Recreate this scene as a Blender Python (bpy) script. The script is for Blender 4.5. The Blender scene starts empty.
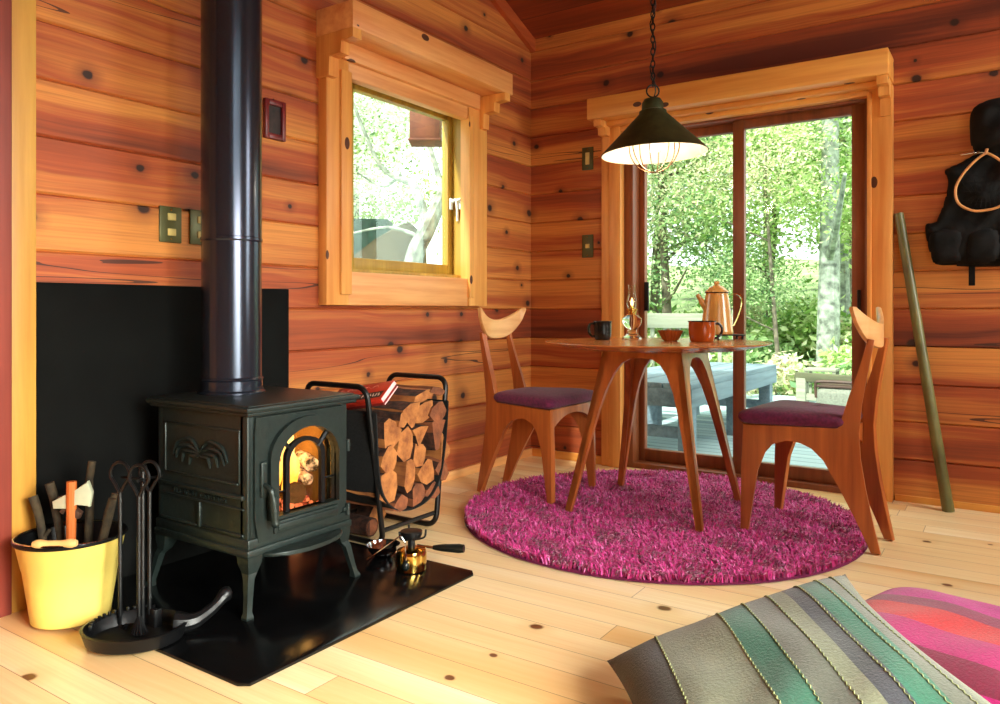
import bpy, bmesh, math, random
import numpy as np
from mathutils import Vector, Matrix
R=math.radians
rnd=random.Random(7)
C=bpy.context.scene.collection
sc=bpy.context.scene
# ------------------------------------------------------------ colour / materials
def L(r,g,b):
    f=lambda c:(c/255/12.92) if c/255<=.04045 else ((c/255+.055)/1.055)**2.4
    return (f(r),f(g),f(b),1)
class NT:
    def __init__(s,name):
        s.m=bpy.data.materials.new(name); s.m.use_nodes=True; s.t=s.m.node_tree; s.n=s.t.nodes
        s.b=s.n['Principled BSDF']; s.out=s.n['Material Output']
    def add(s,t,**k):
        n=s.n.new(t)
        for a,v in k.items(): setattr(n,a,v)
        return n
    def link(s,a,b): s.t.links.new(a,b)
    def math(s,op,a,b=None,c=None):
        n=s.add('ShaderNodeMath',operation=op)
        for i,v in enumerate((a,b,c)):
            if v is None: continue
            if isinstance(v,(int,float)): n.inputs[i].default_value=v
            else: s.link(v,n.inputs[i])
        return n.outputs[0]
    def mix(s,f,a,b,mode='MIX'):
        n=s.add('ShaderNodeMix',data_type='RGBA',blend_type=mode)
        for i,v in ((0,f),(6,a),(7,b)):
            if isinstance(v,(int,float,tuple)): n.inputs[i].default_value=v
            else: s.link(v,n.inputs[i])
        return n.outputs[2]
    def comb(s,x,y,z):
        n=s.add('ShaderNodeCombineXYZ')
        for i,v in enumerate((x,y,z)):
            if isinstance(v,(int,float)): n.inputs[i].default_value=v
            else: s.link(v,n.inputs[i])
        return n.outputs[0]
    def noise(s,vec,scale,detail=3,rough=.5):
        n=s.add('ShaderNodeTexNoise'); s.link(vec,n.inputs['Vector'])
        n.inputs['Scale'].default_value=scale;n.inputs['Detail'].default_value=detail;n.inputs['Roughness'].default_value=rough
        return n.outputs[0]
    def ramp(s,f,stops):
        n=s.add('ShaderNodeValToRGB'); s.link(f,n.inputs[0]); e=n.color_ramp.elements
        e[0].position,e[0].color=stops[0]; e[1].position,e[1].color=stops[-1]
        for p,c in stops[1:-1]:
            k=e.new(p); k.color=c
        return n.outputs[0]
    def bump(s,h,st,dist=.01):
        n=s.add('ShaderNodeBump'); s.link(h,n.inputs['Height']); n.inputs['Strength'].default_value=st; n.inputs['Distance'].default_value=dist
        s.link(n.outputs[0],s.b.inputs['Normal'])
    def pos(s):
        n=s.add('ShaderNodeTexCoord'); x=s.add('ShaderNodeSeparateXYZ'); s.link(n.outputs['Object'],x.inputs[0]); return n.outputs['Object'],x.outputs
    def base(s,c,rough=.5,metal=0,**k):
        if isinstance(c,tuple): s.b.inputs['Base Color'].default_value=c
        else: s.link(c,s.b.inputs['Base Color'])
        s.b.inputs['Roughness'].default_value=rough; s.b.inputs['Metallic'].default_value=metal
        for a,v in k.items(): s.b.inputs[a.replace('_',' ')].default_value=v
def plain(name,c,rough=.5,metal=0,nz=.12,nscale=12,bump=.0,**k):
    t=NT(name); p,_=t.pos()
    n=t.noise(p,nscale,4)
    d=tuple(x*(1-nz*2) for x in c[:3])+(1,); l=tuple(min(1,x*(1+nz)) for x in c[:3])+(1,)
    t.base(t.ramp(n,[(.3,d),(.7,l)]),rough,metal,**k)
    if bump: t.bump(n,bump,.01)
    return t.m
GR=(0,0,0,1);WH=(1,1,1,1)
def planks(name,al,ac,w,offs,cd,cm,cl,knot=(.03,.008,.004,1),rough=.45,ends=0,knotden=.5,streak=.5,zero=0,grainamt=.35,seam=.0,cracks=True):
    """boards: al = index of the axis along the boards, ac = index across, w = board width"""
    t=NT(name); p,x=t.pos(); a=x[al]; c=x[ac]
    u=t.math('DIVIDE',t.math('SUBTRACT',c,offs),w)
    idx=t.math('FLOOR',u); fr=t.math('FRACT',u)
    wn=t.add('ShaderNodeTexWhiteNoise',noise_dimensions='1D'); t.link(idx,wn.inputs['W'])
    rv=wn.outputs['Value']
    ash=t.math('ADD',a,t.math('MULTIPLY',rv,37.0))
    if ends:
        bi=t.math('FLOOR',t.math('DIVIDE',ash,ends)); bf=t.math('FRACT',t.math('DIVIDE',ash,ends))
        wn2=t.add('ShaderNodeTexWhiteNoise',noise_dimensions='2D'); t.link(t.comb(idx,bi,0),wn2.inputs['Vector'])
        rv2=wn2.outputs['Value']
    else: rv2=rv
    cc=t.math('ADD',c,t.math('MULTIPLY',rv2,5.0))
    wob=t.noise(t.comb(t.math('MULTIPLY',ash,.9),t.math('MULTIPLY',cc,2.0),0),1.6,2)
    gv=t.comb(t.math('MULTIPLY',ash,.55),t.math('ADD',t.math('MULTIPLY',cc,22),t.math('MULTIPLY',wob,2.2)),0)
    g=t.noise(gv,1.5,5,.6)
    g2=t.noise(t.comb(t.math('MULTIPLY',ash,2.0),t.math('MULTIPLY',cc,130),0),1.0,3,.6)
    # sapwood band: distance from a wandering line in each board
    sap=t.noise(t.comb(t.math('MULTIPLY',ash,.35),t.math('MULTIPLY',cc,5.5),3.3),1.3,1)
    tone=t.math('ADD',t.math('MULTIPLY',g,grainamt*1.6),t.math('ADD',t.math('MULTIPLY',rv2,.38),t.math('MULTIPLY',t.math('SUBTRACT',sap,.5),streak*2.4)))
    col=t.ramp(tone,[(.12,cd),(.48,cm),(.80,cl)])
    col=t.mix(t.math('MULTIPLY',t.math('MAXIMUM',t.math('SUBTRACT',g2,.42),0),1.1),col,cd)
    # knots
    vo=t.add('ShaderNodeTexVoronoi',voronoi_dimensions='2D'); vo.inputs['Scale'].default_value=1.0; vo.inputs['Randomness'].default_value=.9
    wk=t.noise(p,30,2)
    kv=t.comb(t.math('ADD',t.math('MULTIPLY',ash,3.1),t.math('MULTIPLY',wk,.05)),t.math('ADD',t.math('MULTIPLY',idx,3.7),t.math('MULTIPLY',fr,w*3.6)),0)
    t.link(kv,vo.inputs['Vector'])
    wv=t.add('ShaderNodeSeparateColor'); t.link(vo.outputs['Color'],wv.inputs[0])
    keep=t.math('GREATER_THAN',wv.outputs[0],knotden)
    ksz=t.math('ADD',.03,t.math('MULTIPLY',wv.outputs[1],.055))
    dist=vo.outputs['Distance']
    core=t.math('MULTIPLY',keep,t.math('SUBTRACT',1.0,t.math('SMOOTH_MIN',t.math('DIVIDE',dist,ksz),1.0,.25)))
    core=t.math('MINIMUM',t.math('MULTIPLY',t.math('MAXIMUM',core,0),3.0),1)
    halo=t.math('MULTIPLY',keep,t.math('MAXIMUM',t.math('SUBTRACT',1.0,t.math('DIVIDE',dist,t.math('MULTIPLY',ksz,3.2))),0))
    col=t.mix(t.math('MULTIPLY',halo,.7),col,cd)
    col=t.mix(core,col,knot)
    if cracks:
        cn=t.noise(t.comb(t.math('MULTIPLY',ash,.22),t.math('MULTIPLY',cc,5),7.7),1.0,3)
        cr=t.math('LESS_THAN',t.math('ABSOLUTE',t.math('SUBTRACT',cn,.60)),.0022)
        col=t.mix(t.math('MULTIPLY',cr,.85),col,knot)
    if seam:
        e=t.math('LESS_THAN',t.math('ABSOLUTE',t.math('SUBTRACT',fr,.5)),.5-seam/w)
        col=t.mix(t.math('MULTIPLY',t.math('SUBTRACT',1.0,e),.65),col,knot)
        if ends:
            e2=t.math('LESS_THAN',t.math('ABSOLUTE',t.math('SUBTRACT',bf,.5)),.5-seam/ends)
            col=t.mix(t.math('MULTIPLY',t.math('SUBTRACT',1.0,e2),.65),col,knot)
    t.base(col,rough)
    h=t.math('ADD',t.math('MULTIPLY',g,.6),t.math('MULTIPLY',g2,.3))
    t.bump(h,.25,.004)
    return t.m
def timber(name,ax,cd,cl,rough=.45,sc_=1,knots=False):
    """solid wood, grain along axis ax"""
    t=NT(name); p,x=t.pos()
    s=[26,26,26]; s[ax]=1.4
    v=t.comb(*[t.math('MULTIPLY',x[i],s[i]*sc_) for i in range(3)])
    g=t.noise(v,1.0,5,.6)
    s2=[5,5,5]; s2[ax]=.7
    g2=t.noise(t.comb(*[t.math('MULTIPLY',x[i],s2[i]*sc_) for i in range(3)]),1.0,2)
    col=t.ramp(t.math('ADD',t.math('MULTIPLY',g,.6),t.math('MULTIPLY',g2,.4)),[(.32,cd),(.68,cl)])
    if knots:
        vo=t.add('ShaderNodeTexVoronoi',voronoi_dimensions='3D'); vo.inputs['Scale'].default_value=1.0
        k=[9,9,9]; k[ax]=5
        t.link(t.comb(*[t.math('MULTIPLY',x[i],k[i]) for i in range(3)]),vo.inputs['Vector'])
        wv=t.add('ShaderNodeSeparateColor'); t.link(vo.outputs['Color'],wv.inputs[0])
        kk=t.math('MULTIPLY',t.math('GREATER_THAN',wv.outputs[0],.45),t.math('LESS_THAN',vo.outputs['Distance'],.13))
        col=t.mix(kk,col,(.09,.025,.01,1))
    t.base(col,rough); t.bump(g,.12,.003)
    return t.m
M={}
WD,WM,WL=L(96,38,20),L(170,78,36),L(214,138,64)
M['wall_l']=planks('log_siding_left',1,2,.17,.02,WD,WM,WL,streak=.48,knotden=.34,grainamt=.45,rough=.62)
M['wall_f']=planks('log_siding_far',0,2,.17,.02,WD,WM,WL,streak=.6,knotden=.34,grainamt=.45,rough=.62)
M['ceil']=planks('ceiling_boards',0,1,.16,0,L(104,40,22),L(156,68,34),L(190,104,50),seam=.003)
M['floor']=planks('pine_floor_boards',0,1,.105,.03,L(226,184,122),L(246,222,172),L(254,240,208),knot=(.16,.06,.02,1),ends=1.6,seam=.0012,rough=.33,knotden=.70,streak=.30,grainamt=.22,cracks=False)
M['pine_y']=timber('pine_along_y',1,L(205,122,62),L(245,184,116),knots=True)
M['pine_x']=timber('pine_along_x',0,L(205,124,50),L(240,176,86),knots=True)
M['pine_z']=timber('pine_along_z',2,L(205,122,52),L(242,178,94),knots=True)
M['post']=timber('yellow_pine_post',2,L(172,116,42),L(216,166,72),knots=True)
M['brownframe']=timber('brown_stained_frame',2,L(104,52,26),L(150,82,42))
M['sash']=timber('ochre_sash_wood',2,L(150,112,40),L(196,160,62))
M['furn']=timber('oiled_cherry_wood',2,L(140,66,28),L(198,110,50),rough=.32,sc_=1.4)
M['furnx']=timber('oiled_cherry_top',0,L(150,78,34),L(205,128,66),rough=.22)
M['crest']=timber('pale_birch_crest',1,L(205,140,82),L(236,184,124),rough=.3)
M['iron']=plain('cast_iron_green_black',L(34,44,42),.40,.35,nz=.1,nscale=60,bump=.12)
M['iron2']=plain('black_iron',L(17,18,20),.38,.4,nz=.15,nscale=30,bump=.1)
M['pipe']=plain('satin_black_stovepipe',L(58,62,74),.2,.75,nz=.03)
M['pad']=plain('matte_black_hearth',L(9,9,10),.18,0,nz=.2,nscale=8,Specular_IOR_Level=.35)
M['shield']=plain('flat_black_board',L(9,10,9),.9,0,nz=.3,nscale=6,Specular_IOR_Level=.15)
M['rack']=plain('black_steel_tube',L(20,17,16),.4,.3)
M['canvas']=plain('black_canvas',L(10,9,9),.9,0,nz=.3,nscale=80,bump=.3)
M['purple']=plain('plum_velvet',L(104,26,70),.85,0,nz=.18,nscale=90,bump=.25,Sheen_Weight=.12)
M['enamel_y']=plain('cream_yellow_enamel',L(240,214,110),.4,0,nz=.05)
M['enamel_o']=plain('orange_brown_enamel',L(176,78,22),.2,0,nz=.12,nscale=18,Coat_Weight=.5)
M['enamel_t']=plain('tan_enamel',L(205,146,76),.22,0,nz=.07,Coat_Weight=.4)
M['enamel_k']=plain('black_enamel',L(20,24,22),.25,0,nz=.1)
M['bowl']=plain('amber_fluted_glaze',L(176,92,40),.25,0,nz=.2)
M['nuts']=plain('nut_shell',L(120,84,50),.6,0,nz=.3)
M['brass']=plain('polished_brass',L(226,186,96),.12,1,nz=.03)
M['steel']=plain('polished_steel',L(220,220,225),.08,1,nz=.02)
M['knobw']=plain('handle_beech',L(225,178,110),.5,0,nz=.08)
M['hatchw']=plain('hatchet_handle_orange',L(190,98,40),.45,0,nz=.1)
M['leather']=plain('dark_leather',L(70,46,34),.55,0,nz=.2)
M['twig']=plain('dry_twig_bark',L(62,50,30),.85,0,nz=.35,nscale=40,bump=.4)
M['bark']=plain('bark_and_gap_shade',L(72,40,26),.95,0,nz=.45,nscale=40,bump=.8)
M['plate']=plain('olive_bronze_plate',L(92,92,56),.4,.4,nz=.1)
M['toggle']=plain('aged_ivory_toggle',L(214,196,120),.5,0)
M['redframe']=plain('dark_red_lacquer',L(110,26,28),.35,0)
M['picture']=plain('brown_photo',L(44,30,28),.4,0,nz=.45,nscale=40)
M['green_t']=plain('dark_green_patina',L(62,66,36),.5,.5,nz=.2,nscale=20)
M['vest']=plain('black_nylon',L(17,15,14),.88,0,nz=.35,nscale=22,bump=.5,Specular_IOR_Level=.25)
M['rattan']=plain('bent_cane_wood',L(214,152,92),.4,0)
M['pole']=plain('olive_bamboo_pole',L(112,108,62),.35,0,nz=.25,nscale=6)
M['white']=plain('white_metal',L(236,238,230),.35,0)
M['lampwhite']=plain('white_enamel_inside',L(250,244,228),.3,0,nz=.02)
M['wire']=plain('brown_wire',L(92,62,36),.4,.7)
M['deck']=planks('weathered_deck_boards',0,1,.12,0,L(120,142,150),L(160,182,186),L(190,206,206),seam=.006,rough=.7,streak=.2,knotden=.95,cracks=False)
M['greyw']=timber('weathered_grey_wood',1,L(78,94,106),L(130,150,160),rough=.75)
M['railw']=timber('weathered_rail_wood',0,L(110,112,92),L(168,172,150),rough=.8)
M['trunk']=plain('mottled_pale_trunk',L(150,160,146),.9,0,nz=.35,nscale=14,bump=.6)
M['trunkd']=plain('grey_brown_trunk',L(120,112,96),.9,0,nz=.35,nscale=14,bump=.6)
M['ground']=plain('undergrowth_ground',L(140,160,104),.95,0,nz=.4,nscale=3,bump=.8)
M['tarp']=plain('tan_canvas_cover',L(80,70,42),.7,0,nz=.12,nscale=3)
M['shedgreen']=plain('dark_green_boards',L(22,60,46),.7,0,nz=.15)
M['boxbrown']=plain('red_brown_box',L(116,66,44),.7,0,nz=.2)
M['cyl']=plain('pale_grey_woven_bag',L(122,126,112),.8,0,nz=.15,nscale=60,bump=.3)
# firewood end grain
def fwood(name,c1,c2):
    t=NT(name); p,x=t.pos()
    n=t.noise(t.comb(t.math('MULTIPLY',x[0],3),t.math('MULTIPLY',x[1],40),t.math('MULTIPLY',x[2],40)),1.0,4,.6)
    n2=t.noise(p,16,3)
    t.base(t.ramp(t.math('ADD',t.math('MULTIPLY',n,.5),t.math('MULTIPLY',n2,.5)),[(.3,c1),(.68,c2)]),.8); t.bump(n,.6,.01); return t.m
M['split1']=fwood('split_log_wood_pale',L(112,58,26),L(196,126,64))
M['split2']=fwood('split_log_wood_red',L(74,38,22),L(156,90,52))
# glass
def glass(name,tint=(.96,1,.97,1)):
    t=NT(name); t.n.remove(t.b)
    tr=t.add('ShaderNodeBsdfTransparent'); tr.inputs[0].default_value=tint
    gl=t.add('ShaderNodeBsdfGlossy'); gl.inputs['Roughness'].default_value=.02
    fr=t.add('ShaderNodeFresnel'); fr.inputs[0].default_value=1.45
    mx=t.add('ShaderNodeMixShader'); t.link(t.math('MULTIPLY',fr.outputs[0],.14),mx.inputs[0]); t.link(tr.outputs[0],mx.inputs[1]); t.link(gl.outputs[0],mx.inputs[2]); t.link(mx.outputs[0],t.out.inputs[0])
    return t.m
M['glass']=glass('window_glass'); M['amberglass']=glass('stove_glass',(1,.93,.74,1))
def rglass():
    t=NT('lamp_glass'); t.base((1,.99,.95,1),.03,0,Transmission_Weight=1.0,IOR=1.3); return t.m
M['lampglass']=rglass()
def emit(name,c,s,c2=None,sc_=8):
    t=NT(name); t.base((0,0,0,1),.8)
    if c2:
        p,_=t.pos(); n=t.noise(p,sc_,3); t.link(t.ramp(n,[(.38,c),(.62,c2)]),t.b.inputs['Emission Color'])
    else: t.b.inputs['Emission Color'].default_value=c
    t.b.inputs['Emission Strength'].default_value=s; return t.m
M['bulb']=emit('lit_bulb',(1,.9,.72,1),2.2)
M['flame']=emit('stove_flame',(1,.42,.06,1),2.6,(1,.72,.3,1),9)
M['wick']=emit('lamp_flame',(1,.55,.2,1),6)
M['ember']=emit('ember_log',(.14,.03,.01,1),1.0,(.95,.75,.7,1),26)
M['emberred']=emit('red_embers',(.25,.02,.01,1),1.5,(1,.25,.12,1),40)
def firebrick():
    t=NT('firebrick_ochre'); p,_=t.pos(); t.base(t.ramp(t.noise(p,6,2),[(.3,L(104,72,30)),(.7,L(146,108,48))]),.8); return t.m
M['brick']=firebrick()
# rug pile
def pile():
    t=NT('magenta_shag'); g=t.add('ShaderNodeNewGeometry')
    c=t.ramp(g.outputs['Random Per Island'],[(0,L(116,14,70)),(.45,L(190,24,116)),(.8,L(222,50,150)),(1,L(236,120,190))])
    t.base(c,.6,0,Sheen_Weight=.3); return t.m
M['pile']=pile(); M['rugback']=plain('rug_backing',L(110,14,66),.9)
def leaf(name,c1,c2,c3):
    t=NT(name); g=t.add('ShaderNodeNewGeometry')
    c=t.ramp(g.outputs['Random Per Island'],[(0,c1),(.5,c2),(1,c3)])
    t.base(c,.6)
    tl=t.add('ShaderNodeBsdfTranslucent'); t.link(c,tl.inputs[0]); mx=t.add('ShaderNodeMixShader'); mx.inputs[0].default_value=.45
    t.link(t.b.outputs[0],mx.inputs[1]); t.link(tl.outputs[0],mx.inputs[2]); t.link(mx.outputs[0],t.out.inputs[0]); return t.m
M['leaf1']=leaf('leaf_fresh_green',L(116,160,76),L(186,214,130),L(238,244,204))
M['leaf2']=leaf('leaf_mid_green',L(70,116,80),L(156,192,124),L(220,236,188))
M['leaf3']=leaf('leaf_pale_autumn',L(170,190,130),L(228,230,196),L(240,214,190))
M['leaf4']=leaf('leaf_white_green',L(186,210,170),L(236,244,226),L(250,252,246))
# ------------------------------------------------------------ mesh helpers
class MB:
    def __init__(s): s.bm=bmesh.new(); s.mi=0
    def _fin(s,fs,mi=None):
        for f in fs: f.material_index=s.mi if mi is None else mi
    def face(s,vs,mi=None):
        v=[s.bm.verts.new(p) for p in vs]; f=s.bm.faces.new(v); s._fin([f],mi); return f
    def box(s,c,d,bev=0,rz=0,m=None,mi=None,seg=2):
        r=bmesh.ops.create_cube(s.bm,size=1)
        vs=r['verts']; T=Matrix.Translation(c)@Matrix.Rotation(rz,4,'Z')@(m or Matrix())@Matrix.Diagonal((*d,1))
        bmesh.ops.transform(s.bm,matrix=T,verts=vs)
        fs=set(f for v in vs for f in v.link_faces)
        if bev:
            es=list(set(e for v in vs for e in v.link_edges))
            rr=bmesh.ops.bevel(s.bm,geom=es,offset=bev,segments=seg,affect='EDGES',profile=.5)
            fs=set(f for f in fs if f.is_valid)|set(rr['faces'])
        s._fin(fs,mi); return s
    def bx(s,x0,x1,y0,y1,z0,z1,bev=0,mi=None): return s.box(((x0+x1)/2,(y0+y1)/2,(z0+z1)/2),(abs(x1-x0),abs(y1-y0),abs(z1-z0)),bev,mi=mi)
    def tube(s,pts,r,n=10,closed=False,mi=None,cap=True):
        pts=[Vector(p) for p in pts]; N=len(pts); rings=[]
        rr=r if isinstance(r,(list,tuple)) else [r]*N
        up=None
        for i,p in enumerate(pts):
            if closed: d=(pts[(i+1)%N]-pts[i-1])
            else: d=(pts[min(i+1,N-1)]-pts[max(i-1,0)])
            d.normalize()
            if up is None:
                up=Vector((0,0,1)) if abs(d.z)<.9 else Vector((1,0,0))
            a=d.cross(up)
            if a.length<1e-4: a=d.orthogonal()
            a.normalize(); b=a.cross(d).normalized(); up=b
            rings.append([s.bm.verts.new(p+(a*math.cos(2*math.pi*k/n)+b*math.sin(2*math.pi*k/n))*rr[i]) for k in range(n)])
        fs=[]
        for i in range(N if closed else N-1):
            A,B=rings[i],rings[(i+1)%N]
            for k in range(n): fs.append(s.bm.faces.new((A[k],A[(k+1)%n],B[(k+1)%n],B[k])))
        if cap and not closed:
            fs.append(s.bm.faces.new(rings[0][::-1])); fs.append(s.bm.faces.new(rings[-1]))
        s._fin(fs,mi); return s
    def lathe(s,prof,c=(0,0,0),n=32,m=None,mi=None,sx=1,sy=1,flute=0,fn=12):
        T=Matrix.Translation(c)@(m or Matrix()); rings=[]
        for r,z in prof:
            if r<1e-5: rings.append([s.bm.verts.new(T@Vector((0,0,z)))])
            else: rings.append([s.bm.verts.new(T@Vector((r*(1+flute*math.cos(fn*2*math.pi*k/n))*math.cos(2*math.pi*k/n)*sx,r*(1+flute*math.cos(fn*2*math.pi*k/n))*math.sin(2*math.pi*k/n)*sy,z))) for k in range(n)])
        fs=[]
        for A,B in zip(rings,rings[1:]):
            for k in range(n):
                k2=(k+1)%n
                if len(A)==1 and len(B)==1: continue
                if len(A)==1: fs.append(s.bm.faces.new((A[0],B[k2],B[k])))
                elif len(B)==1: fs.append(s.bm.faces.new((A[k],A[k2],B[0])))
                else: fs.append(s.bm.faces.new((A[k],A[k2],B[k2],B[k])))
        s._fin(fs,mi); return s
    def prism(s,poly,h,m=None,mi=None,bev=0,miside=None):
        """poly: 2D list in local xy, extruded 0..h along local z, by matrix m"""
        T=m or Matrix()
        a=[s.bm.verts.new(T@Vector((x,y,0))) for x,y in poly]; b=[s.bm.verts.new(T@Vector((x,y,h))) for x,y in poly]
        n=len(poly); f1=s.bm.faces.new(a[::-1]); f2=s.bm.faces.new(b); s._fin([f1,f2],mi)
        sd=[s.bm.faces.new((a[i],a[(i+1)%n],b[(i+1)%n],b[i])) for i in range(n)]
        s._fin(sd,miside if miside is not None else mi)
        if bev:
            es=list(f1.edges)+list(f2.edges)
            bmesh.ops.bevel(s.bm,geom=es,offset=bev,segments=2,affect='EDGES',profile=.5)
        return s
    def loft(s,rings,mi=None,cap=True,closed=True):
        V=[[s.bm.verts.new(p) for p in r] for r in rings]; fs=[]; n=len(V[0])
        for A,B in zip(V,V[1:]):
            for k in range(n if closed else n-1): fs.append(s.bm.faces.new((A[k],A[(k+1)%n],B[(k+1)%n],B[k])))
        if cap: fs.append(s.bm.faces.new(V[0][::-1])); fs.append(s.bm.faces.new(V[-1]))
        s._fin(fs,mi); return s
    def ball(s,c,r,n=16,sx=1,sy=1,sz=1,mi=None):
        prof=[(r*math.sin(math.pi*i/n)*1.0,-r*sz*math.cos(math.pi*i/n)) for i in range(n+1)]
        prof[0]=(0,-r*sz); prof[-1]=(0,r*sz)
        return s.lathe(prof,c,n*2,mi=mi,sx=sx,sy=sy)
    def jitter(s,a,seed=1):
        q=random.Random(seed)
        for v in s.bm.verts: v.co+=Vector((q.uniform(-a,a),q.uniform(-a,a),q.uniform(-a,a)))
        return s
    def build(s,name,mats,parent=None,loc=None,ang=35,smooth=True,rot=None):
        bmesh.ops.recalc_face_normals(s.bm,faces=s.bm.faces)
        me=bpy.data.meshes.new(name); s.bm.to_mesh(me); s.bm.free()
        if not isinstance(mats,(list,tuple)): mats=[mats]
        for m in mats: me.materials.append(M[m] if isinstance(m,str) else m)
        if smooth:
            for p in me.polygons: p.use_smooth=True
            me.set_sharp_from_angle(angle=R(ang))
        o=bpy.data.objects.new(name,me); C.objects.link(o)
        if parent: o.parent=parent
        if loc is not None: o.location=loc
        if rot is not None: o.rotation_euler=rot
        return o
def tag(o,label=None,cat=None,group=None,kind=None):
    if label: o['label']=label
    if cat: o['category']=cat
    if group: o['group']=group
    if kind: o['kind']=kind
    return o
def thing(name,label,cat,loc=(0,0,0),rz=0,group=None):
    o=bpy.data.objects.new(name,None); C.objects.link(o); o.location=loc; o.rotation_euler=(0,0,rz); o.empty_display_size=.1
    return tag(o,label,cat,group)
def struct(name,label=None,cat=None,loc=(0,0,0)):
    o=bpy.data.objects.new(name,None); C.objects.link(o); o.location=loc; return tag(o,label,cat,kind='structure')
def copy_tree(o,parent=None):
    c=o.copy(); C.objects.link(c)
    if parent: c.parent=parent
    for ch in list(o.children): copy_tree(ch,c)
    return c
def arc(cx,cy,r,a0,a1,n): return [(cx+r*math.cos(R(a0+(a1-a0)*i/n)),cy+r*math.sin(R(a0+(a1-a0)*i/n))) for i in range(n+1)]
def spline(pts,n=6,closed=False):
    P=[Vector(p) for p in pts]; out=[]; N=len(P)
    rng=range(N) if closed else range(N-1)
    for i in rng:
        if closed: p0,p1,p2,p3=P[i-1],P[i],P[(i+1)%N],P[(i+2)%N]
        else: p0,p1,p2,p3=P[max(i-1,0)],P[i],P[i+1],P[min(i+2,N-1)]
        for k in range(n):
            t=k/n; out.append(.5*((2*p1)+(p2-p0)*t+(2*p0-5*p1+4*p2-p3)*t*t+(3*p1-p0-3*p2+p3)*t**3))
    if not closed: out.append(P[-1])
    return out
def XZ(y): # local xy -> world x,z ; extrude toward +y
    return Matrix(((1,0,0,0),(0,0,1,y),(0,1,0,0),(0,0,0,1)))
def YZ(x): # local xy -> world y,z ; extrude toward +x
    return Matrix(((0,0,1,x),(1,0,0,0),(0,1,0,0),(0,0,0,1)))
# ------------------------------------------------------------ setting
CW=.17; C0=.02
def course_profile(z0,z1):
    """points (depth,z): depth 0 on the face, V grooves at the board joints"""
    pts=[]; k=math.floor((z0-C0)/CW)
    zs=[z0]
    z=C0+k*CW
    while z<=z1+.02:
        for q,d in ((-.006,0),(0,1),(.006,0)):
            if z0<z+q<z1: zs.append(z+q)
        z+=CW
    zs.append(z1)
    out=[]
    for z in zs:
        f=abs(((z-C0)/CW+.5)%1-.5)*CW
        out.append((-.009*max(0,1-f/.006),z))
    return out
def wall_rect(mb,axis,a0,a1,z0,z1,face,back,sgn):
    """axis 'y': wall in plane x=face running along y; axis 'x': plane y=face. sgn: interior direction"""
    pr=[(face+sgn*d,z) for d,z in course_profile(z0,z1)]+[(back,z1),(back,z0)]
    for aa in (0,): pass
    A=[];B=[]
    for d,z in pr:
        A.append((d,a0,z) if axis=='y' else (a0,d,z)); B.append((d,a1,z) if axis=='y' else (a1,d,z))
    mb.loft([A,B])
XR,YR=3.7,-5.6
ridge_y=-3.0
ceil_z=lambda y: 2.474+.38*(-y if y>ridge_y else (-ridge_y)-(ridge_y-y))
# left wall with window opening
WO=(-1.54,-.66,1.02,1.96)
mb=MB()
wall_rect(mb,'y',YR,WO[0],0,2.40,0,-.12,1); wall_rect(mb,'y',WO[1],0,0,2.40,0,-.12,1)
wall_rect(mb,'y',WO[0],WO[1],0,WO[2],0,-.12,1); wall_rect(mb,'y',WO[0],WO[1],WO[3],2.40,0,-.12,1)
z=2.40
while z<3.72:
    z1=z+CW
    ya=-(z-2.40)/.38-.0; yb=-6.0+(z-2.40)/.38
    if ya-yb>.1: wall_rect(mb,'y',max(YR,yb-.1),min(0,ya+.02),z,min(z1,3.7),0,-.12,1)
    z=z1
tag(mb.build('wall_left','wall_l',smooth=False),kind='structure')
DO=(.60,1.85,-.02,1.90)
mb=MB()
wall_rect(mb,'x',-.12,DO[0],0,2.474,0,.14,-1); wall_rect(mb,'x',DO[1],XR+.12,0,2.474,0,.14,-1); wall_rect(mb,'x',DO[0],DO[1],DO[3],2.474,0,.14,-1)
tag(mb.build('wall_far','wall_f',smooth=False),kind='structure')
# right wall with big window, rear wall with window
RW=(-4.45,-2.6,.15,2.9); RW2=(-1.05,-.15,.85,2.3)
mb=MB()
zt=3.7
for a0,a1,z0,z1 in ((YR,RW[0],0,2.47),(RW[1],RW2[0],0,2.47),(RW2[1],0,0,2.47),(RW2[0],RW2[1],0,RW2[2]),(RW2[0],RW2[1],RW2[3],2.47),(RW[0],RW[1],0,RW[2])): wall_rect(mb,'y',a0,a1,z0,z1,XR,XR+.12,-1)
z=2.47
while z<3.6:
    ya=-(z-2.47)/.38; yb=-6+(z-2.47)/.38; zt2=z+CW
    if ya-yb>.1:
        if z<RW[3]-.001:
            zt2=min(zt2,RW[3]); wall_rect(mb,'y',max(YR,yb),RW[0],z,zt2,XR,XR+.12,-1); wall_rect(mb,'y',RW[1],ya,z,zt2,XR,XR+.12,-1)
        else: wall_rect(mb,'y',max(YR,yb),ya,z,zt2,XR,XR+.12,-1)
    z=zt2
tag(mb.build('wall_right','wall_l',smooth=False),kind='structure')
BW=(.9,2.7,.5,2.0)
mb=MB()
for a0,a1,z0,z1 in ((-.12,XR+.12,0,2.62),): wall_rect(mb,'x',a0,a1,z0,z1,YR,YR-.12,1)
tag(mb.build('wall_rear','wall_f',smooth=False),kind='structure')
mb=MB(); mb.bx(-.12,XR+.12,YR-.12,.14,-.06,0); tag(mb.build('floor','floor'),kind='structure')
mb=MB()
for ya,yb in ((.14,ridge_y),(ridge_y,YR-.12)):
    za,zb=ceil_z(ya),ceil_z(yb)
    mb.loft([[(-.12,ya,za),(XR+.12,ya,za),(XR+.12,ya,za+.1),(-.12,ya,za+.1)],[(-.12,yb,zb),(XR+.12,yb,zb),(XR+.12,yb,zb+.1),(-.12,yb,zb+.1)]])
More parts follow.
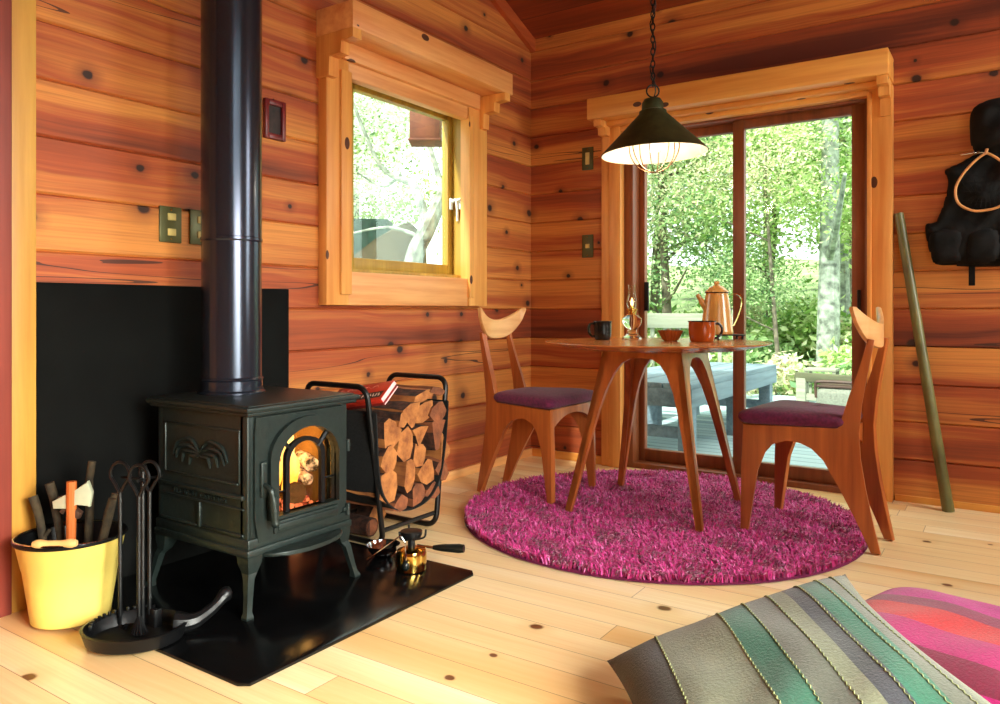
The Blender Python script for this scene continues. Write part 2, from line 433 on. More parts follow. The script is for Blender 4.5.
tag(mb.build('ceiling','ceil'),kind='structure')
# rake board and corner details
mb=MB(); p=[]
mb.loft([[(0,0,2.40),(.03,0,2.40),(.03,0,2.478),(0,0,2.478)],[(0,ridge_y,2.40+.38*3),(.03,ridge_y,2.40+.38*3),(.03,ridge_y,2.478+.38*3),(0,ridge_y,2.478+.38*3)]])
tag(mb.build('trim_1','pine_y'),kind='structure')
M['trimred']=timber('reddish_trim',0,L(150,62,32),L(200,108,56))
bpy.data.objects['trim_1'].data.materials[0]=timber('rake_board',1,L(150,62,32),L(200,100,50))
mb=MB(); mb.bx(0,.02,-1.84,0,0,.045,.003); tag(mb.build('baseboard_left','pine_y'),kind='structure')
mb=MB(); mb.bx(.02,.49,-.02,0,0,.045,.003).bx(1.94,XR,-.012,0,0,.03,.003); tag(mb.build('baseboard_far','pine_x'),kind='structure')
mb=MB(); mb.bx(0,.012,-2.85,-2.784,0,3.4,.002); tag(mb.build('trim_2','post'),kind='structure')
mb=MB(); mb.bx(.0,.02,-3.0,-2.852,0,3.3,.004); tag(mb.build('trim_3',timber('red_brown_side_board',2,L(110,44,36),L(150,70,56))),kind='structure')
# ---- window_1 (left wall)
def corbel(mb,y0,y1,top,proj,st,axis='y'):
    p=[(0,top),(proj,top),(proj,st[0]),(proj*.68,st[0]),(proj*.68,st[1]),(proj*.36,st[1]),(proj*.36,st[2]),(0,st[2])]
    if axis=='y': m=Matrix(((1,0,0,0),(0,0,1,y0),(0,1,0,0),(0,0,0,1)))
    else: m=Matrix(((0,0,1,y0),(-1,0,0,0),(0,1,0,0),(0,0,0,1)))
    mb.prism(p,y1-y0,m,bev=.002)
w=struct('window_1','small knotty pine casement window with stepped corbel shelf above','window')
mb=MB()
mb.bx(0,.05,-1.683,-1.556,.885,1.99,.004)
mb.bx(0,.062,-1.61,-1.549,.93,1.87,.003)
mb.build('window_casing','pine_z',w)
mb=MB(); mb.bx(0,.05,-.694,-.53,.885,1.99,.004).bx(0,.062,-.703,-.665,.93,1.87,.003); mb.build('window_casing','pine_z',w)
mb=MB(); mb.bx(0,.046,-1.556,-.70,.885,1.028,.004); mb.build('window_casing','pine_y',w)
mb=MB(); mb.bx(0,.046,-1.556,-.70,1.85,1.99,.004).bx(0,.07,-1.60,-.62,1.915,1.99,.004); mb.build('window_casing','pine_y',w)
mb=MB(); mb.bx(0,.21,-1.694,-.524,1.99,2.10,.004); mb.build('header_shelf','pine_y',w)
for y0,y1 in ((-1.694,-1.645),(-.60,-.55)):
    mb=MB(); corbel(mb,y0,y1,1.99,.21,(1.95,1.90,1.82)); mb.build('corbel','pine_z',w)
# fix step heights of corbels: see header
mb=MB()  # jamb lining
for a in ((-.115,.0,-1.54,-1.51,1.02,1.96),(-.115,.0,-.685,-.66,1.02,1.96),(-.115,.0,-1.51,-.685,1.02,1.045),(-.115,.0,-1.51,-.685,1.93,1.96)): mb.bx(*a)
mb.build('jamb','sash',w)
mb=MB()
gy0,gy1,gz0,gz1=-1.41,-.725,1.10,1.855
for a in ((-.105,-.065,-1.51,gy0,1.045,1.93),(-.105,-.065,gy1,-.685,1.045,1.93),(-.105,-.065,gy0,gy1,1.045,gz0),(-.105,-.065,gy0,gy1,gz1,1.93)): mb.bx(*a,bev=.004)
s1=mb.build('window_sash','sash',w)
mb=MB(); mb.bx(-.088,-.084,gy0,gy1,gz0,gz1); mb.build('pane','glass',s1)
mb=MB(); mb.box((-.058,-.705,1.42),(.012,.02,.06),.003).tube(spline([(-.05,-.705,1.43),(-.03,-.705,1.44),(-.024,-.70,1.40),(-.028,-.69,1.33)],5),.007,8); h=mb.build('window_handle','white',s1); h['label']='white lever handle'
mb=MB(); mb.box((-.01,-.69,1.42),(.02,.012,.06),.003).box((-.01,-.70,1.44),(.02,.02,.012),.002); h=mb.build('window_catch','white',w)
# ---- door_1 
d=struct('door_1','brown framed sliding glass door onto the grey deck','door')
mb=MB(); mb.bx(.485,.535,-.045,0,0,1.885,.004).bx(.535,.605,-.055,0,0,1.885,.004); mb.build('door_casing','pine_z',d)
mb=MB(); mb.bx(1.838,1.935,-.05,0,0,1.885,.004).bx(1.832,1.85,-.062,0,0,1.86,.003); mb.build('door_casing','pine_z',d)
mb=MB(); mb.bx(.605,1.838,-.05,0,1.845,1.885,.004).bx(.605,1.838,-.07,0,1.885,1.91,.004); mb.build('door_casing','pine_x',d)
mb=MB(); mb.bx(.47,1.935,-.19,0,1.895,2.008,.004).bx(.52,1.90,-.10,0,1.87,1.895,.003); mb.build('header_shelf','pine_x',d)
for x0,x1 in ((.50,.545),(1.885,1.93)):
    mb=MB(); corbel(mb,x0,x1,1.895,.17,(1.86,1.82,1.74),'x'); mb.build('corbel','pine_z',d)
mb=MB()
for a in ((.60,.655,.0,.14,0,1.90),(1.815,1.85,.0,.14,0,1.90),(.655,1.815,.0,.14,1.835,1.90),(.655,1.815,.0,.14,-.02,.028)): mb.bx(*a,bev=.003)
mb.build('door_frame','brownframe',d)
def dpanel(x0,x1,y,sl,sr,z0=.028,z1=1.835,gt=1.79,gb=.095):
    mb=MB()
    mb.bx(x0,x0+sl,y,y+.04,z0,z1,.003).bx(x1-sr,x1,y,y+.04,z0,z1,.003).bx(x0+sl,x1-sr,y,y+.04,z0,gb,.003).bx(x0+sl,x1-sr,y,y+.04,gt,z1,.003)
    o=mb.build('door_panel','brownframe',d)
    mb=MB(); mb.bx(x0+sl,x1-sr,y+.018,y+.024,gb,gt); mb.build('pane','glass',o)
    return o
dpanel(.655,1.23,.085,.033,.046)
pn=dpanel(1.19,1.815,.04,.058,.063)
mb=MB(); mb.bx(1.778,1.792,.026,.042,.82,.96,.003); mb.build('door_handle','iron2',pn)
mb=MB(); mb.bx(.69,.715,.07,.086,.86,1.02,.003); mb.build('door_handle','iron2',bpy.data.objects['door_panel'])
# ---- unseen daylight windows behind the camera (real openings with frames)
def bigwin(name,axis,a0,a1,z0,z1,face,lab):
    o=struct(name,lab,'window'); mb=MB()
    segs=[(a0,a0+.06,z0,z1),(a1-.06,a1,z0,z1),(a0,a1,z0,z0+.06),(a0,a1,z1-.06,z1),((a0+a1)/2-.03,(a0+a1)/2+.03,z0,z1)]
    for s0,s1_,q0,q1 in segs:
        if axis=='y': mb.bx(face+.03,face+.09,s0,s1_,q0,q1)
        else: mb.bx(s0,s1_,face-.09,face-.03,q0,q1)
    mb.build('window_frame','pine_z',o); mb=MB()
    if axis=='y': mb.bx(face+.058,face+.062,a0,a1,z0,z1)
    else: mb.bx(a0,a1,face-.062,face-.058,z0,z1)
    mb.build('pane','glass',o)
bigwin('window_2','y',*RW,XR,'wide pine window in the right wall behind the viewer')
bigwin('window_3','y',*RW2,XR,'pine window in the right wall near the far corner')
# ---- heat shield, hearth pad
mb=MB(); mb.bx(.0,.012,-2.782,-1.846,.0,.947,.002)
tag(mb.build('heat_shield','shield'),'flat black heat shield board on the log wall behind the stove','heat shield')
mb=MB(); mb.prism([(.014,-2.758),(.90,-2.762),(.925,-2.745),(.925,-1.87),(.905,-1.848),(.014,-1.845)],.009,bev=.002)
tag(mb.build('hearth_pad','pad'),'flat black hearth pad on the pine floor under the stove','hearth pad')
# ------------------------------------------------------------ stove
PZ=.0095
st=thing('wood_stove','dark cast iron wood stove with arched glass door and a fire burning','stove',(.39,-2.31,PZ))
hx,hy=.215,.19
z0b,z1b=.20-PZ,.572-PZ
mb=MB() # firebox shell: sides, back, floor, roof with open front
t_=.02
mb.bx(-hx,hx-.03,-hy,-hy+t_,z0b,z1b).bx(-hx,hx-.03,hy-t_,hy,z0b,z1b).bx(-hx,-hx+t_,-hy,hy,z0b,z1b).bx(-hx,hx-.03,-hy,hy,z1b-.02,z1b).bx(-hx,hx-.03,-hy,hy,z0b,z0b+.03)
mb.bx(-hx-.008,hx+.008,-hy-.008,hy+.008,z0b-.008,z0b+.022,.005).bx(-hx-.012,hx+.012,-hy-.012,hy+.012,z0b-.03,z0b-.006,.006)
mb.bx(hx-.03,hx,-hy,-hy+.03,z0b,z1b,.004).bx(hx-.03,hx,hy-.03,hy,z0b,z1b,.004)
mb.bx(-hx,-hx+.03,-hy-.004,-hy+.01,z0b,z1b,.004).bx(hx-.034,hx,-hy-.004,-hy+.01,z0b,z1b,.004)
mb.bx(hx-.03,hx-.002,-hy,hy,z1b-.05,z1b).bx(hx-.03,hx-.002,-hy,hy,z0b,z0b+.03)
mb.build('firebox','iron',st)
mb=MB(); mb.bx(-.18,.15,-.165,-.155,z0b+.03,z1b-.03).bx(-.18,.15,.155,.165,z0b+.03,z1b-.03).bx(-.18,-.17,-.16,.16,z0b+.03,z1b-.03).bx(-.18,.17,-.16,.16,z0b+.028,z0b+.04)
mb.build('firebrick','brick',st)
mb=MB()
mb.prism([(-hx-.02,-hy-.02),(hx+.022,-hy-.02),(hx+.022,hy+.02),(-hx-.02,hy+.02)],.012,Matrix.Translation((0,0,z1b-.004)),bev=.004)
mb.prism([(-hx-.028,-hy-.028),(hx+.03,-hy-.028),(hx+.03,hy+.028),(-hx-.028,hy+.028)],.016,Matrix.Translation((0,0,z1b+.006)),bev=.006)
mb.prism([(-hx-.015,-hy-.015),(hx+.018,-hy-.015),(hx+.018,hy+.015),(-hx-.015,hy+.015)],.006,Matrix.Translation((0,0,z1b+.020)),bev=.003)
mb.build('top_plate','iron',st)
# side panel with leaves (side facing -y)
OX,OY=.39,-2.31
mb=MB(); ys=-hy
def side(x): return x-OX
mb.bx(side(.20),side(.585),ys-.004,ys+.004,.205-PZ,.565-PZ)
# raised mouldings
def mould(x0,x1,z,h=.006,d=.012): mb.bx(side(x0),side(x1),ys-d,ys,z-h-PZ,z+h-PZ,.003)
for x0,x1,z in ((.212,.575,.523),(.222,.565,.372)): mould(x0,x1,z,.004,.009)
mould(.19,.592,.337,.006,.014); mould(.19,.592,.304,.003,.010)
for a in ((.212,.22,.375,.523),(.565,.573,.375,.523)): mb.bx(side(a[0]),side(a[1]),ys-.008,ys,a[2]-PZ,a[3]-PZ,.003)
for x0,x1 in ((.20,.376),(.40,.59)):
    mould(x0,x1,.23,.004,.010)
mb.bx(side(.38),side(.394),ys-.01,ys,.225-PZ,.30-PZ,.003)
sp=mb.build('side_panel','iron',st)
mb=MB()
cx_,cz_=side(.39),.440-PZ
fr=[]
for sgn in (1,-1):
    for (dx,dz,ux,uz) in ((-.062,.040,-.130,-.012),(-.064,.020,-.116,-.022),(-.052,.003,-.085,-.030),(-.026,-.008,-.050,-.036)):
        fr.append([(cx_+sgn*.004,cz_),(cx_+sgn*dx*.5,cz_+dz*.85),(cx_+sgn*dx,cz_+dz),(cx_+sgn*(dx+ux)/2*1.12,cz_+(dz+uz)/2+.012),(cx_+sgn*ux,cz_+uz)])
for f in fr:
    P=spline([(a,ys-.007,b) for a,b in f],6); n=len(P)
    mb.tube(P,[.0025+.0045*math.sin(math.pi*min(1,(i+.3)/(n-.2))) for i in range(n)],6)
mb.build('leaf_relief','iron',sp)
# embossed lettering
cu=bpy.data.curves.new('lettering','FONT'); cu.body='VERMONT CASTINGS'; cu.size=.021; cu.extrude=.003; cu.align_x='CENTER'; cu.resolution_u=2; cu.space_character=1.35
tmp=bpy.data.objects.new('tmp',cu); C.objects.link(tmp); bpy.context.view_layer.update()
me=bpy.data.meshes.new_from_object(tmp.evaluated_get(bpy.context.evaluated_depsgraph_get())); bpy.data.objects.remove(tmp)
me.materials.clear(); me.materials.append(M['iron'])
lt=bpy.data.objects.new('lettering',me); C.objects.link(lt); lt.parent=sp; lt.location=(side(.386),ys-.005,.313-PZ); lt.rotation_euler=(R(90),0,0)
# door (front, +x)
dr=bpy.data.objects.new('stove_door',None); C.objects.link(dr); dr.parent=st; 
ay0,ay1,az0,azc=-.125,.125,.30-PZ,.425-PZ
def arch(hw,zb,zt,n=16,flat=.86):
    """closed polygon (y,z) of an arched window, half width hw"""
    h=hw*flat; pts=[(-hw,zb),(hw,zb)]
    pts+= [(hw*math.cos(math.pi*i/n),zt-h+h*math.sin(math.pi*i/n)) for i in range(n+1)]
    return pts
def ring(mb,po,pi,x0,x1,bev=0):
    n=len(po)
    for i in range(n):
        j=(i+1)%n
        a=[(x0,*po[i]),(x1,*po[i]),(x1,*pi[i]),(x0,*pi[i])]; b=[(x0,*po[j]),(x1,*po[j]),(x1,*pi[j]),(x0,*pi[j])]
        mb.loft([a,b],cap=False)
zt=.517-PZ; zb=.272-PZ
def rectring(arch_pts,y0,y1,q0,q1):
    """project arch points outward onto a rectangle"""
    out=[]
    cy,cz=0,(q0+q1)/2
    for (y,zz) in arch_pts:
        dy,dz=y-cy,zz-cz
        s=min(((y1-cy)/abs(dy)) if abs(dy)>1e-6 else 9e9,((q1-cz)/abs(dz)) if abs(dz)>1e-6 else 9e9)
        out.append((cy+dy*s,cz+dz*s))
    return out
gl_=arch(.118,zb,zt); 
mb=MB()
gl2=[(-.118,zb)]+[(-.06,zb),(0,zb),(.06,zb)]+gl_[1:2]+[(.118,zb+(zt-.1-zb)*k/3) for k in (1,2)]+gl_[2:]+[(-.118,zb+(zt-.1-zb)*k/3) for k in (2,1)]
OFF=.014; gl2=[(a+OFF,b) for a,b in gl2]
ring(mb,rectring(gl2,-.178,.176,.208-PZ,.562-PZ),gl2,hx-.012,hx+.010)
af=[(OFF+(a-OFF)*1.25,zb+.004+(b-zb)*1.115 if b>zb+.02 else b-.008) for a,b in gl2]
ring(mb,af,gl2,hx+.004,hx+.026)
mb.build('door_plate','iron',dr)
mb=MB()
mb.box((hx+.012,.012,.238-PZ),(.01,.25,.036),.004)
mb.box((hx+.018,.012,.238-PZ),(.008,.226,.020),.004)
mb.build('vent_panel','iron',dr)
mb=MB() # inner grille arch
ia=[(a+OFF,b) for a,b in arch(.062,zb,zt-.045,12,.9)]; io=[(OFF+(a-OFF)*1.24,b+(.012 if b>zb+.05 else 0)) for a,b in ia]
ring(mb,io,ia,hx-.008,hx+.006)
mb.tube([(hx,-.036,zt-.07),(hx,-.074,zt-.03)],.006,6).tube([(hx,.064,zt-.07),(hx,.102,zt-.03)],.008,6).tube([(hx,.085,.345-PZ),(hx,.13,.345-PZ)],.003,6).tube([(hx,-.06,.335-PZ),(hx,-.103,.335-PZ)],.003,6)
mb.build('grille','iron2',dr)
mb=MB(); mb.prism(gl2,.004,YZ(hx-.014)); mb.build('door_glass','amberglass',dr)
mb=MB(); mb.box((hx+.014,-.150,.385-PZ),(.012,.022,.10),.004).tube(spline([(hx+.02,-.150,.37-PZ),(hx+.045,-.150,.36-PZ),(hx+.05,-.145,.33-PZ),(hx+.046,-.135,.265-PZ)],5),[.007]*5+[.009]*5+[.012]*6,10).ball((hx+.046,-.134,.262-PZ),.013,8)
mb.build('door_handle','iron',dr)
for zz in (.435,.232):
    mb=MB(); mb.tube([(hx+.016,.178,zz-.018-PZ),(hx+.016,.178,zz+.018-PZ)],.007,8).box((hx+.008,.176,zz-PZ),(.016,.03,.012),.002); mb.build('hinge','iron',dr)
mb=MB() # ash lip
P=[(0,-.15)]+[(.075*math.sin(R(a)),-.15*math.cos(R(a))) for a in range(10,180,12)]+[(0,.15)]
mb.prism(P,.012,Matrix.Translation((hx+.004,0,z0b-.035)),bev=.004); mb.build('ash_lip','iron',st)
def sleg(sx,sy):
    mb=MB(); rings=[]
    for k,(zz,w1,off) in enumerate(((z0b-.022,.052,.0),(z0b-.05,.046,.002),(z0b-.075,.030,.006),(.10,.022,.016),(.05,.018,.026),(.018,.017,.033),(.006,.024,.036),(0,.024,.036))):
        cx=sx*(hx-.018+off); cy=sy*(hy-.018+off)
        h=w1/2; rings.append([(cx-sx*h*0-h,cy-h,zz),(cx+h,cy-h,zz),(cx+h,cy+h,zz),(cx-h,cy+h,zz)])
    mb.loft(rings); return mb.build('leg','iron',st,ang=25)
for sx in (-1,1):
    for sy in (-1,1): sleg(sx,sy)
mb=MB(); px_,py_=.27-OX,-2.305-OY; zt0=z1b+.024
PR=.0935
mb.lathe([(PR+.012,zt0),(PR+.012,zt0+.006),(PR+.003,zt0+.012),(PR+.003,zt0+.042),(PR+.006,zt0+.046),(PR+.003,zt0+.052),(PR,zt0+.054),(PR,1.075),(PR+.003,1.08),(PR+.003,1.088),(PR+.001,1.09),(PR+.001,ceil_z(-2.3)-PZ+.03)],(px_,py_,0),56)
mb.build('stovepipe','pipe',st,ang=12)
# fire contents
def flog(nm,a,b,r,mat,lab):
    mb=MB(); a,b=Vector(a),Vector(b); n=8
    P=[a+(b-a)*i/n for i in range(n+1)]; q=random.Random(hash(lab)%99)
    mb.tube(P,[r*(.85+.3*q.random()) for _ in P],12).jitter(r*.09,3)
    return tag(mb.build(nm,mat,loc=None,ang=50),lab,'firewood')
zz=.20+.04
M['char']=NT('charred_log').m
def charm():
    t=NT('charred_ash_log'); p,_=t.pos(); n=t.noise(p,36,4,.7)
    t.base(t.ramp(n,[(.42,L(60,36,24)),(.58,L(222,196,190))]),.9)
    t.link(t.ramp(n,[(.45,(.0,0,0,1)),(.62,(.9,.55,.5,1))]),t.b.inputs['Emission Color']); t.b.inputs['Emission Strength'].default_value=.55; return t.m
M['charash']=charm()
M['brownlog']=fwood('brown_burning_log',L(40,22,10),L(92,54,22))
flog('burning_log',(.555,-2.285,.300),(.43,-2.22,.315),.030,'brownlog','brown log burning lowest across the stove firebox')
flog('burning_log',(.53,-2.217,.330),(.43,-2.175,.34),.017,'charash','smaller ash-crusted log glowing in the right half of the stove fire')
flog('burning_log',(.53,-2.197,.372),(.43,-2.16,.38),.023,'charash','ash-crusted log lying topmost in the stove fire')
flog('burning_log',(.53,-2.355,.358),(.43,-2.33,.36),.022,'charash','ash-crusted log end glowing at the left of the stove fire')
flog('burning_log',(.54,-2.37,.30),(.43,-2.33,.30),.030,'brownlog','dark brown log at the left of the stove firebox')
mb=MB(); q=random.Random(4)
for i in range(60): mb.ball((q.uniform(.44,.58),q.uniform(-2.42,-2.18),.250+q.uniform(0,.016)),q.uniform(.006,.012),4)
tag(mb.build('embers','emberred'),'red glowing embers on the floor of the stove','embers',kind='stuff')
mb=MB()
for (fx,fy,fz,h,w_) in ((.50,-2.272,.30,.175,.024),(.49,-2.250,.33,.12,.017),(.46,-2.30,.31,.14,.024),(.42,-2.335,.33,.13,.022)):
    P=spline([(fx,fy,fz),(fx+.005,fy+.01,fz+h*.35),(fx-.008,fy+.004,fz+h*.7),(fx+.004,fy+.02,fz+h)],5); n=len(P)
    mb.tube(P,[w_*(math.sin(math.pi*(.25+.75*i/(n-1)))**.8+.02) for i in range(n)],12)
tag(mb.build('flame','flame'),'tall yellow flames rising behind the stove glass','fire')
# ------------------------------------------------------------ fireplace tools
ts=thing('fire_tool_tray','black oval cast iron tray with fire tools standing in it','tray',(.485,-2.762,PZ))
mb=MB()
prof=[(0,.006),(.095,.006),(.105,.010),(.118,.034),(.124,.040),(.132,.038),(.128,.030),(.120,.004),(.112,0),(0,0)]
mb.lathe(prof,(0,0,0),40,sx=1.0,sy=.82,m=Matrix.Rotation(R(35),4,'Z'))
mb.build('tray','iron2',ts)
mb=MB()
P=spline([(.06,.075,.03),(.09,.11,.03),(.10,.16,.05),(.10,.20,.075),(.10,.215,.078)],5); mb.tube(P,[.03,.03,.028,.026,.024,.022,.02,.018,.017,.016,.016,.015,.015,.016,.018,.02,.02,.018,.016,.012,.006][:len(P)],10)
mb.build('handle','iron2',ts)
mb=MB()
for i in range(14):
    a=R(120+i*9); mb.box((.112*math.cos(a),.10*math.sin(a),.043),(.008,.006,.012),.001,rz=a)
mb.build('toothed_edge','iron2',ts)
mb=MB(); mb.tube([(-.055,.055,.008),(-.055,.055,.42)],.006,8).ball((-.055,.055,.43),.011,6)
mb.tube([(-.055,.055,.40),(-.10,.02,.405)],.004,6).tube([(-.055,.055,.40),(-.02,.09,.405)],.004,6).tube([(-.055,.055,.40),(-.02,.02,.405)],.004,6)
mb.build('stand_rod','iron2',ts)
def tool(x,y,kind,lab,cat):
    o=thing(kind,lab,cat,(x,y,PZ+.008)); mb=MB()
    mb.tube([(0,0,.03),(0,0,.36)],.0055,8); mb.build('shaft','iron2',o)
    mb=MB(); mb.tube(spline([(0,0,.355),(-.012,-.006,.38),(-.026,-.012,.405),(-.016,-.008,.432),(0,0,.44),(.016,.008,.432),(.026,.012,.405),(.012,.006,.38),(0,0,.357)],5),.0045,8); mb.build('loop_handle','iron2',o)
    mb=MB()
    if 'poker' in kind: mb.tube(spline([(0,0,.03),(0,0,.002),(.02,0,.0),(.03,0,.012)],4),.005,6)
    elif 'shovel' in kind: mb.box((0,0,.02),(.05,.006,.05),.002).box((.027,0.008,.02),(.004,.02,.05),.001).box((-.027,0.008,.02),(.004,.02,.05),.001)
    else:
        for i in range(14): a=i*.45; mb.tube([(0,0,.05),(.022*math.cos(a),.018*math.sin(a),.0)],.003,5)
    mb.build({'poker':'hook','fire_shovel':'blade','hearth_brush':'bristles'}[kind],'iron2',o); return o
tool(.395,-2.75,'poker','black iron poker hanging nearest the yellow bucket','poker')
tool(.45,-2.70,'fire_shovel','black iron hearth shovel with looped handle, middle of the three fire tools','shovel')
tool(.475,-2.745,'hearth_brush','black iron hearth brush with looped handle, nearest the stove','brush')
# ------------------------------------------------------------ bucket and contents
BX,BY=.178,-2.775
BSC=.93
bk=thing('ash_bucket','cream yellow metal bucket full of sticks left of the stove','bucket',(BX,BY,PZ))
mb=MB(); mb.lathe([(0,.004),(.104,.004),(.104,0),(.107,0),(.122,.10),(.129,.15),(.131,.152),(.147,.226),(.152,.230),(.1515,.233)],n=48); mb.build('bucket_body','enamel_y',bk,ang=50)
mb=MB(); mb.lathe([(.1510,.233),(.144,.228),(.126,.15),(.103,.008),(0,.008)],n=48); h=mb.build('inner_face','iron2',bk); h['label']='bucket inside with its shade painted black'  # inside of the bucket coloured black to paint in its shade
mb=MB(); mb.lathe([(.1475,.229),(.1535,.228),(.1545,.232),(.1515,.2365),(.147,.235)],n=48); h=mb.build('rim','iron2',bk); h['label']='dark rim'
cam_side=Vector((.55,-.83,0)).normalized()
mb=MB(); ctr=Vector((0,0,.232)); rt=Vector((.83,.556,0))
P=[]
for i in range(13):
    a=math.pi*i/12; P.append(ctr-rt*.152*math.cos(a)+cam_side*.150*math.sin(a)*.98+Vector((0,0,.008*math.sin(a))))
mb.tube(P,.0028,6); bl=mb.build('bail','steel',bk)
mb=MB(); a,b=P[5]+rt*.01,P[8]+rt*.012; n=10
Q=[a+(b-a)*i/n+Vector((0,0,.006)) for i in range(n+1)]; mb.tube(Q,[.008,.0125,.0125,.0095,.009,.0095,.009,.0095,.0125,.0125,.008],12); h=mb.build('bail_grip','knobw',bl); h['label']='turned pale wood grip'
bk.scale=(BSC,BSC,.97); bk.location=(.186,-2.772,PZ)
def stick(x,y,tx,ty,h,r,lab,knob=False):
    mb=MB(); q=random.Random(int(x*1e4)); a=Vector((BX+x,BY+y,PZ+.02)); b=Vector((BX+tx,BY+ty,h))
    P=[a+(b-a)*i/8+Vector((q.uniform(-.004,.004),q.uniform(-.004,.004),0)) for i in range(9)]
    mb.tube(P,[r*(.9+.25*q.random()) for _ in P],8)
    if knob: k=P[5]; mb.tube([k,k+Vector((.02,.01,.022))],[r*.6,r*.4],6)
    return tag(mb.build('stick',['twig'],ang=50),lab,'stick',None)
stick(-.02,-.02,-.112,-.04,.335,.012,'mossy stick leaning furthest left out of the yellow bucket',True)
stick(-.01,.02,-.06,-.02,.375,.012,'mossy forked stick beside the leftmost one in the bucket',True)
stick(.0,.05,.0,.06,.43,.011,'tall dark stick at the back of the yellow bucket')
stick(.05,.03,.105,.075,.35,.010,'thin brown stick leaning right out of the bucket')
stick(.06,.0,.125,.06,.34,.010,'thin brown stick rightmost in the yellow bucket')
hx_=thing('hatchet','small hatchet with orange handle and shiny blade in the bucket','hatchet',(BX+.03,BY-.01,PZ+.02))
mb=MB(); mb.tube([(0,0,0),(.0,.0,.15),(.004,0,.33),(.004,0,.36)],[.010,.012,.0135,.013],10); mb.build('handle','hatchw',hx_)
mb=MB(); mb.prism([(-.045,.285),(-.048,.305),(0,.33),(.02,.335),(.05,.362),(.062,.33),(.055,.29),(.02,.30),(0,.285)],.016,Matrix(((.83,0,.5,-.004),(.55,0,-.8,.006),(0,1,0,0),(0,0,0,1))),bev=.003); mb.build('axe_head',plain('worn_blade_steel',L(200,206,176),.45,.3,nz=.1),hx_)
mb=MB(); mb.prism([(-.05,.30),(-.03,.318),(.03,.272),(.022,.255)],.022,Matrix(((.83,0,.5,-.010),(.55,0,-.8,.0125),(0,1,0,0),(0,0,0,1))),bev=.003).prism([(-.03,.275),(.028,.345),(.036,.336),(-.02,.268)],.022,Matrix(((.83,0,.5,-.010),(.55,0,-.8,.0130),(0,1,0,0),(0,0,0,1))),bev=.003)
mb.build('leather_strap','leather',hx_)
# ------------------------------------------------------------ log rack
rk=thing('log_rack','black tube log rack with canvas sling beside the stove','log rack',(.33,-1.68,0))
def hoop(ytop,ybot,nm='hoop'):
    mb=MB(); x0,x1,zt_,zb_,r=-.155,.155,.592,.012,.045
    pts=[]
    for (cx,cz,a0) in ((x1-r,zt_-r,90),(x1-r,zb_+r,0),(x0+r,zb_+r,-90),(x0+r,zt_-r,-180)):
        for k in range(7):
            a=R(a0-90*k/6); xx=cx+r*math.cos(a); zz_=cz+r*math.sin(a)
            yy=ybot+(ytop-ybot)*(zz_/zt_)
            pts.append((xx,yy,zz_))
    mb.tube(pts,.0105,10,closed=True); return mb.build('hoop','rack',rk)
hoop(-.225,-.135); hoop(.235,.165)
for cx_ in (-.145,.145):
    mb=MB(); mb.tube([(cx_,-.14,.06),(cx_,.17,.06)],.009,8); mb.build('cross_bar','rack',rk)
def Ux(t): # sling section: y,z for t in 0..1
    P=[(-.203,.497),(-.198,.42),(-.190,.30),(-.165,.20),(-.10,.135),(0,.115),(.10,.135),(.165,.20),(.195,.30),(.212,.42),(.218,.50)]
    return P
sec=spline([(0,a,b) for a,b in Ux(0)],5)
mb=MB()
inn=[Vector((p.x,p.y*.975,p.z+.004)) for p in sec]
mb.loft([[ (x,p.y,p.z) for p in sec]+[(x,p.y,p.z) for p in inn[::-1]] for x in (-.145,-.07,0,.08,.180)],closed=True)
mb.build('canvas_sling','canvas',rk,ang=60)
# firewood
def split_log(cy,cz,w_,h,ang,kind,x0,x1,lab,seed,mat,grp=None):
    q=random.Random(seed); mb=MB()
    if kind=='w': base=[(-.5,-.35),(-.1,-.5),(.3,-.42),(.5,-.1),(.42,.2),(.05,.5),(-.15,.42),(-.42,.0)]; bark=(1,2,5,6)
    elif kind=='t': base=[(-.5,-.4),(0,-.48),(.5,-.36),(.36,0),(.06,.5),(-.08,.48),(-.36,.0)]; bark=(0,1,3)
    elif kind=='r': base=[(.5*math.cos(2*math.pi*k/12),.5*math.sin(2*math.pi*k/12)) for k in range(12)]; bark=tuple(range(12))
    else: base=[(-.5,-.3),(-.2,-.5),(.25,-.45),(.5,-.15),(.5,.3),(.1,.5),(-.4,.38)]; bark=(0,1,2,5)
    ca,sa=math.cos(R(ang)),math.sin(R(ang)); n=len(base); rings=[]
    bb=[(a+q.uniform(-.05,.05),b+q.uniform(-.05,.05)) for a,b in base]
    for i in range(6):
        t=i/5; x=x0+(x1-x0)*t; s=1+q.uniform(-.05,.05); ox,oy=q.uniform(-.03,.03),q.uniform(-.03,.03)
        rings.append([(x+(q.uniform(-.004,.004) if i in(0,5) else 0),cy+((a*s+ox)*w_*ca-(b*s+oy)*h*sa),cz+((a*s+ox)*w_*sa+(b*s+oy)*h*ca)) for a,b in bb])
    V=[[mb.bm.verts.new(p) for p in r] for r in rings]
    for A,B in zip(V,V[1:]):
        for k in range(n):
            f=mb.bm.faces.new((A[k],A[(k+1)%n],B[(k+1)%n],B[k])); f.material_index=1 if k in bark else 0  # bark tone also on bare split sides, painting shade into the gaps
    mb.bm.faces.new(V[0][::-1]); mb.bm.faces.new(V[-1])
    me_o=mb.build('firewood_log',[mat,'bark'],ang=28)
    return tag(me_o,lab,'firewood','firewood logs beside the stove')
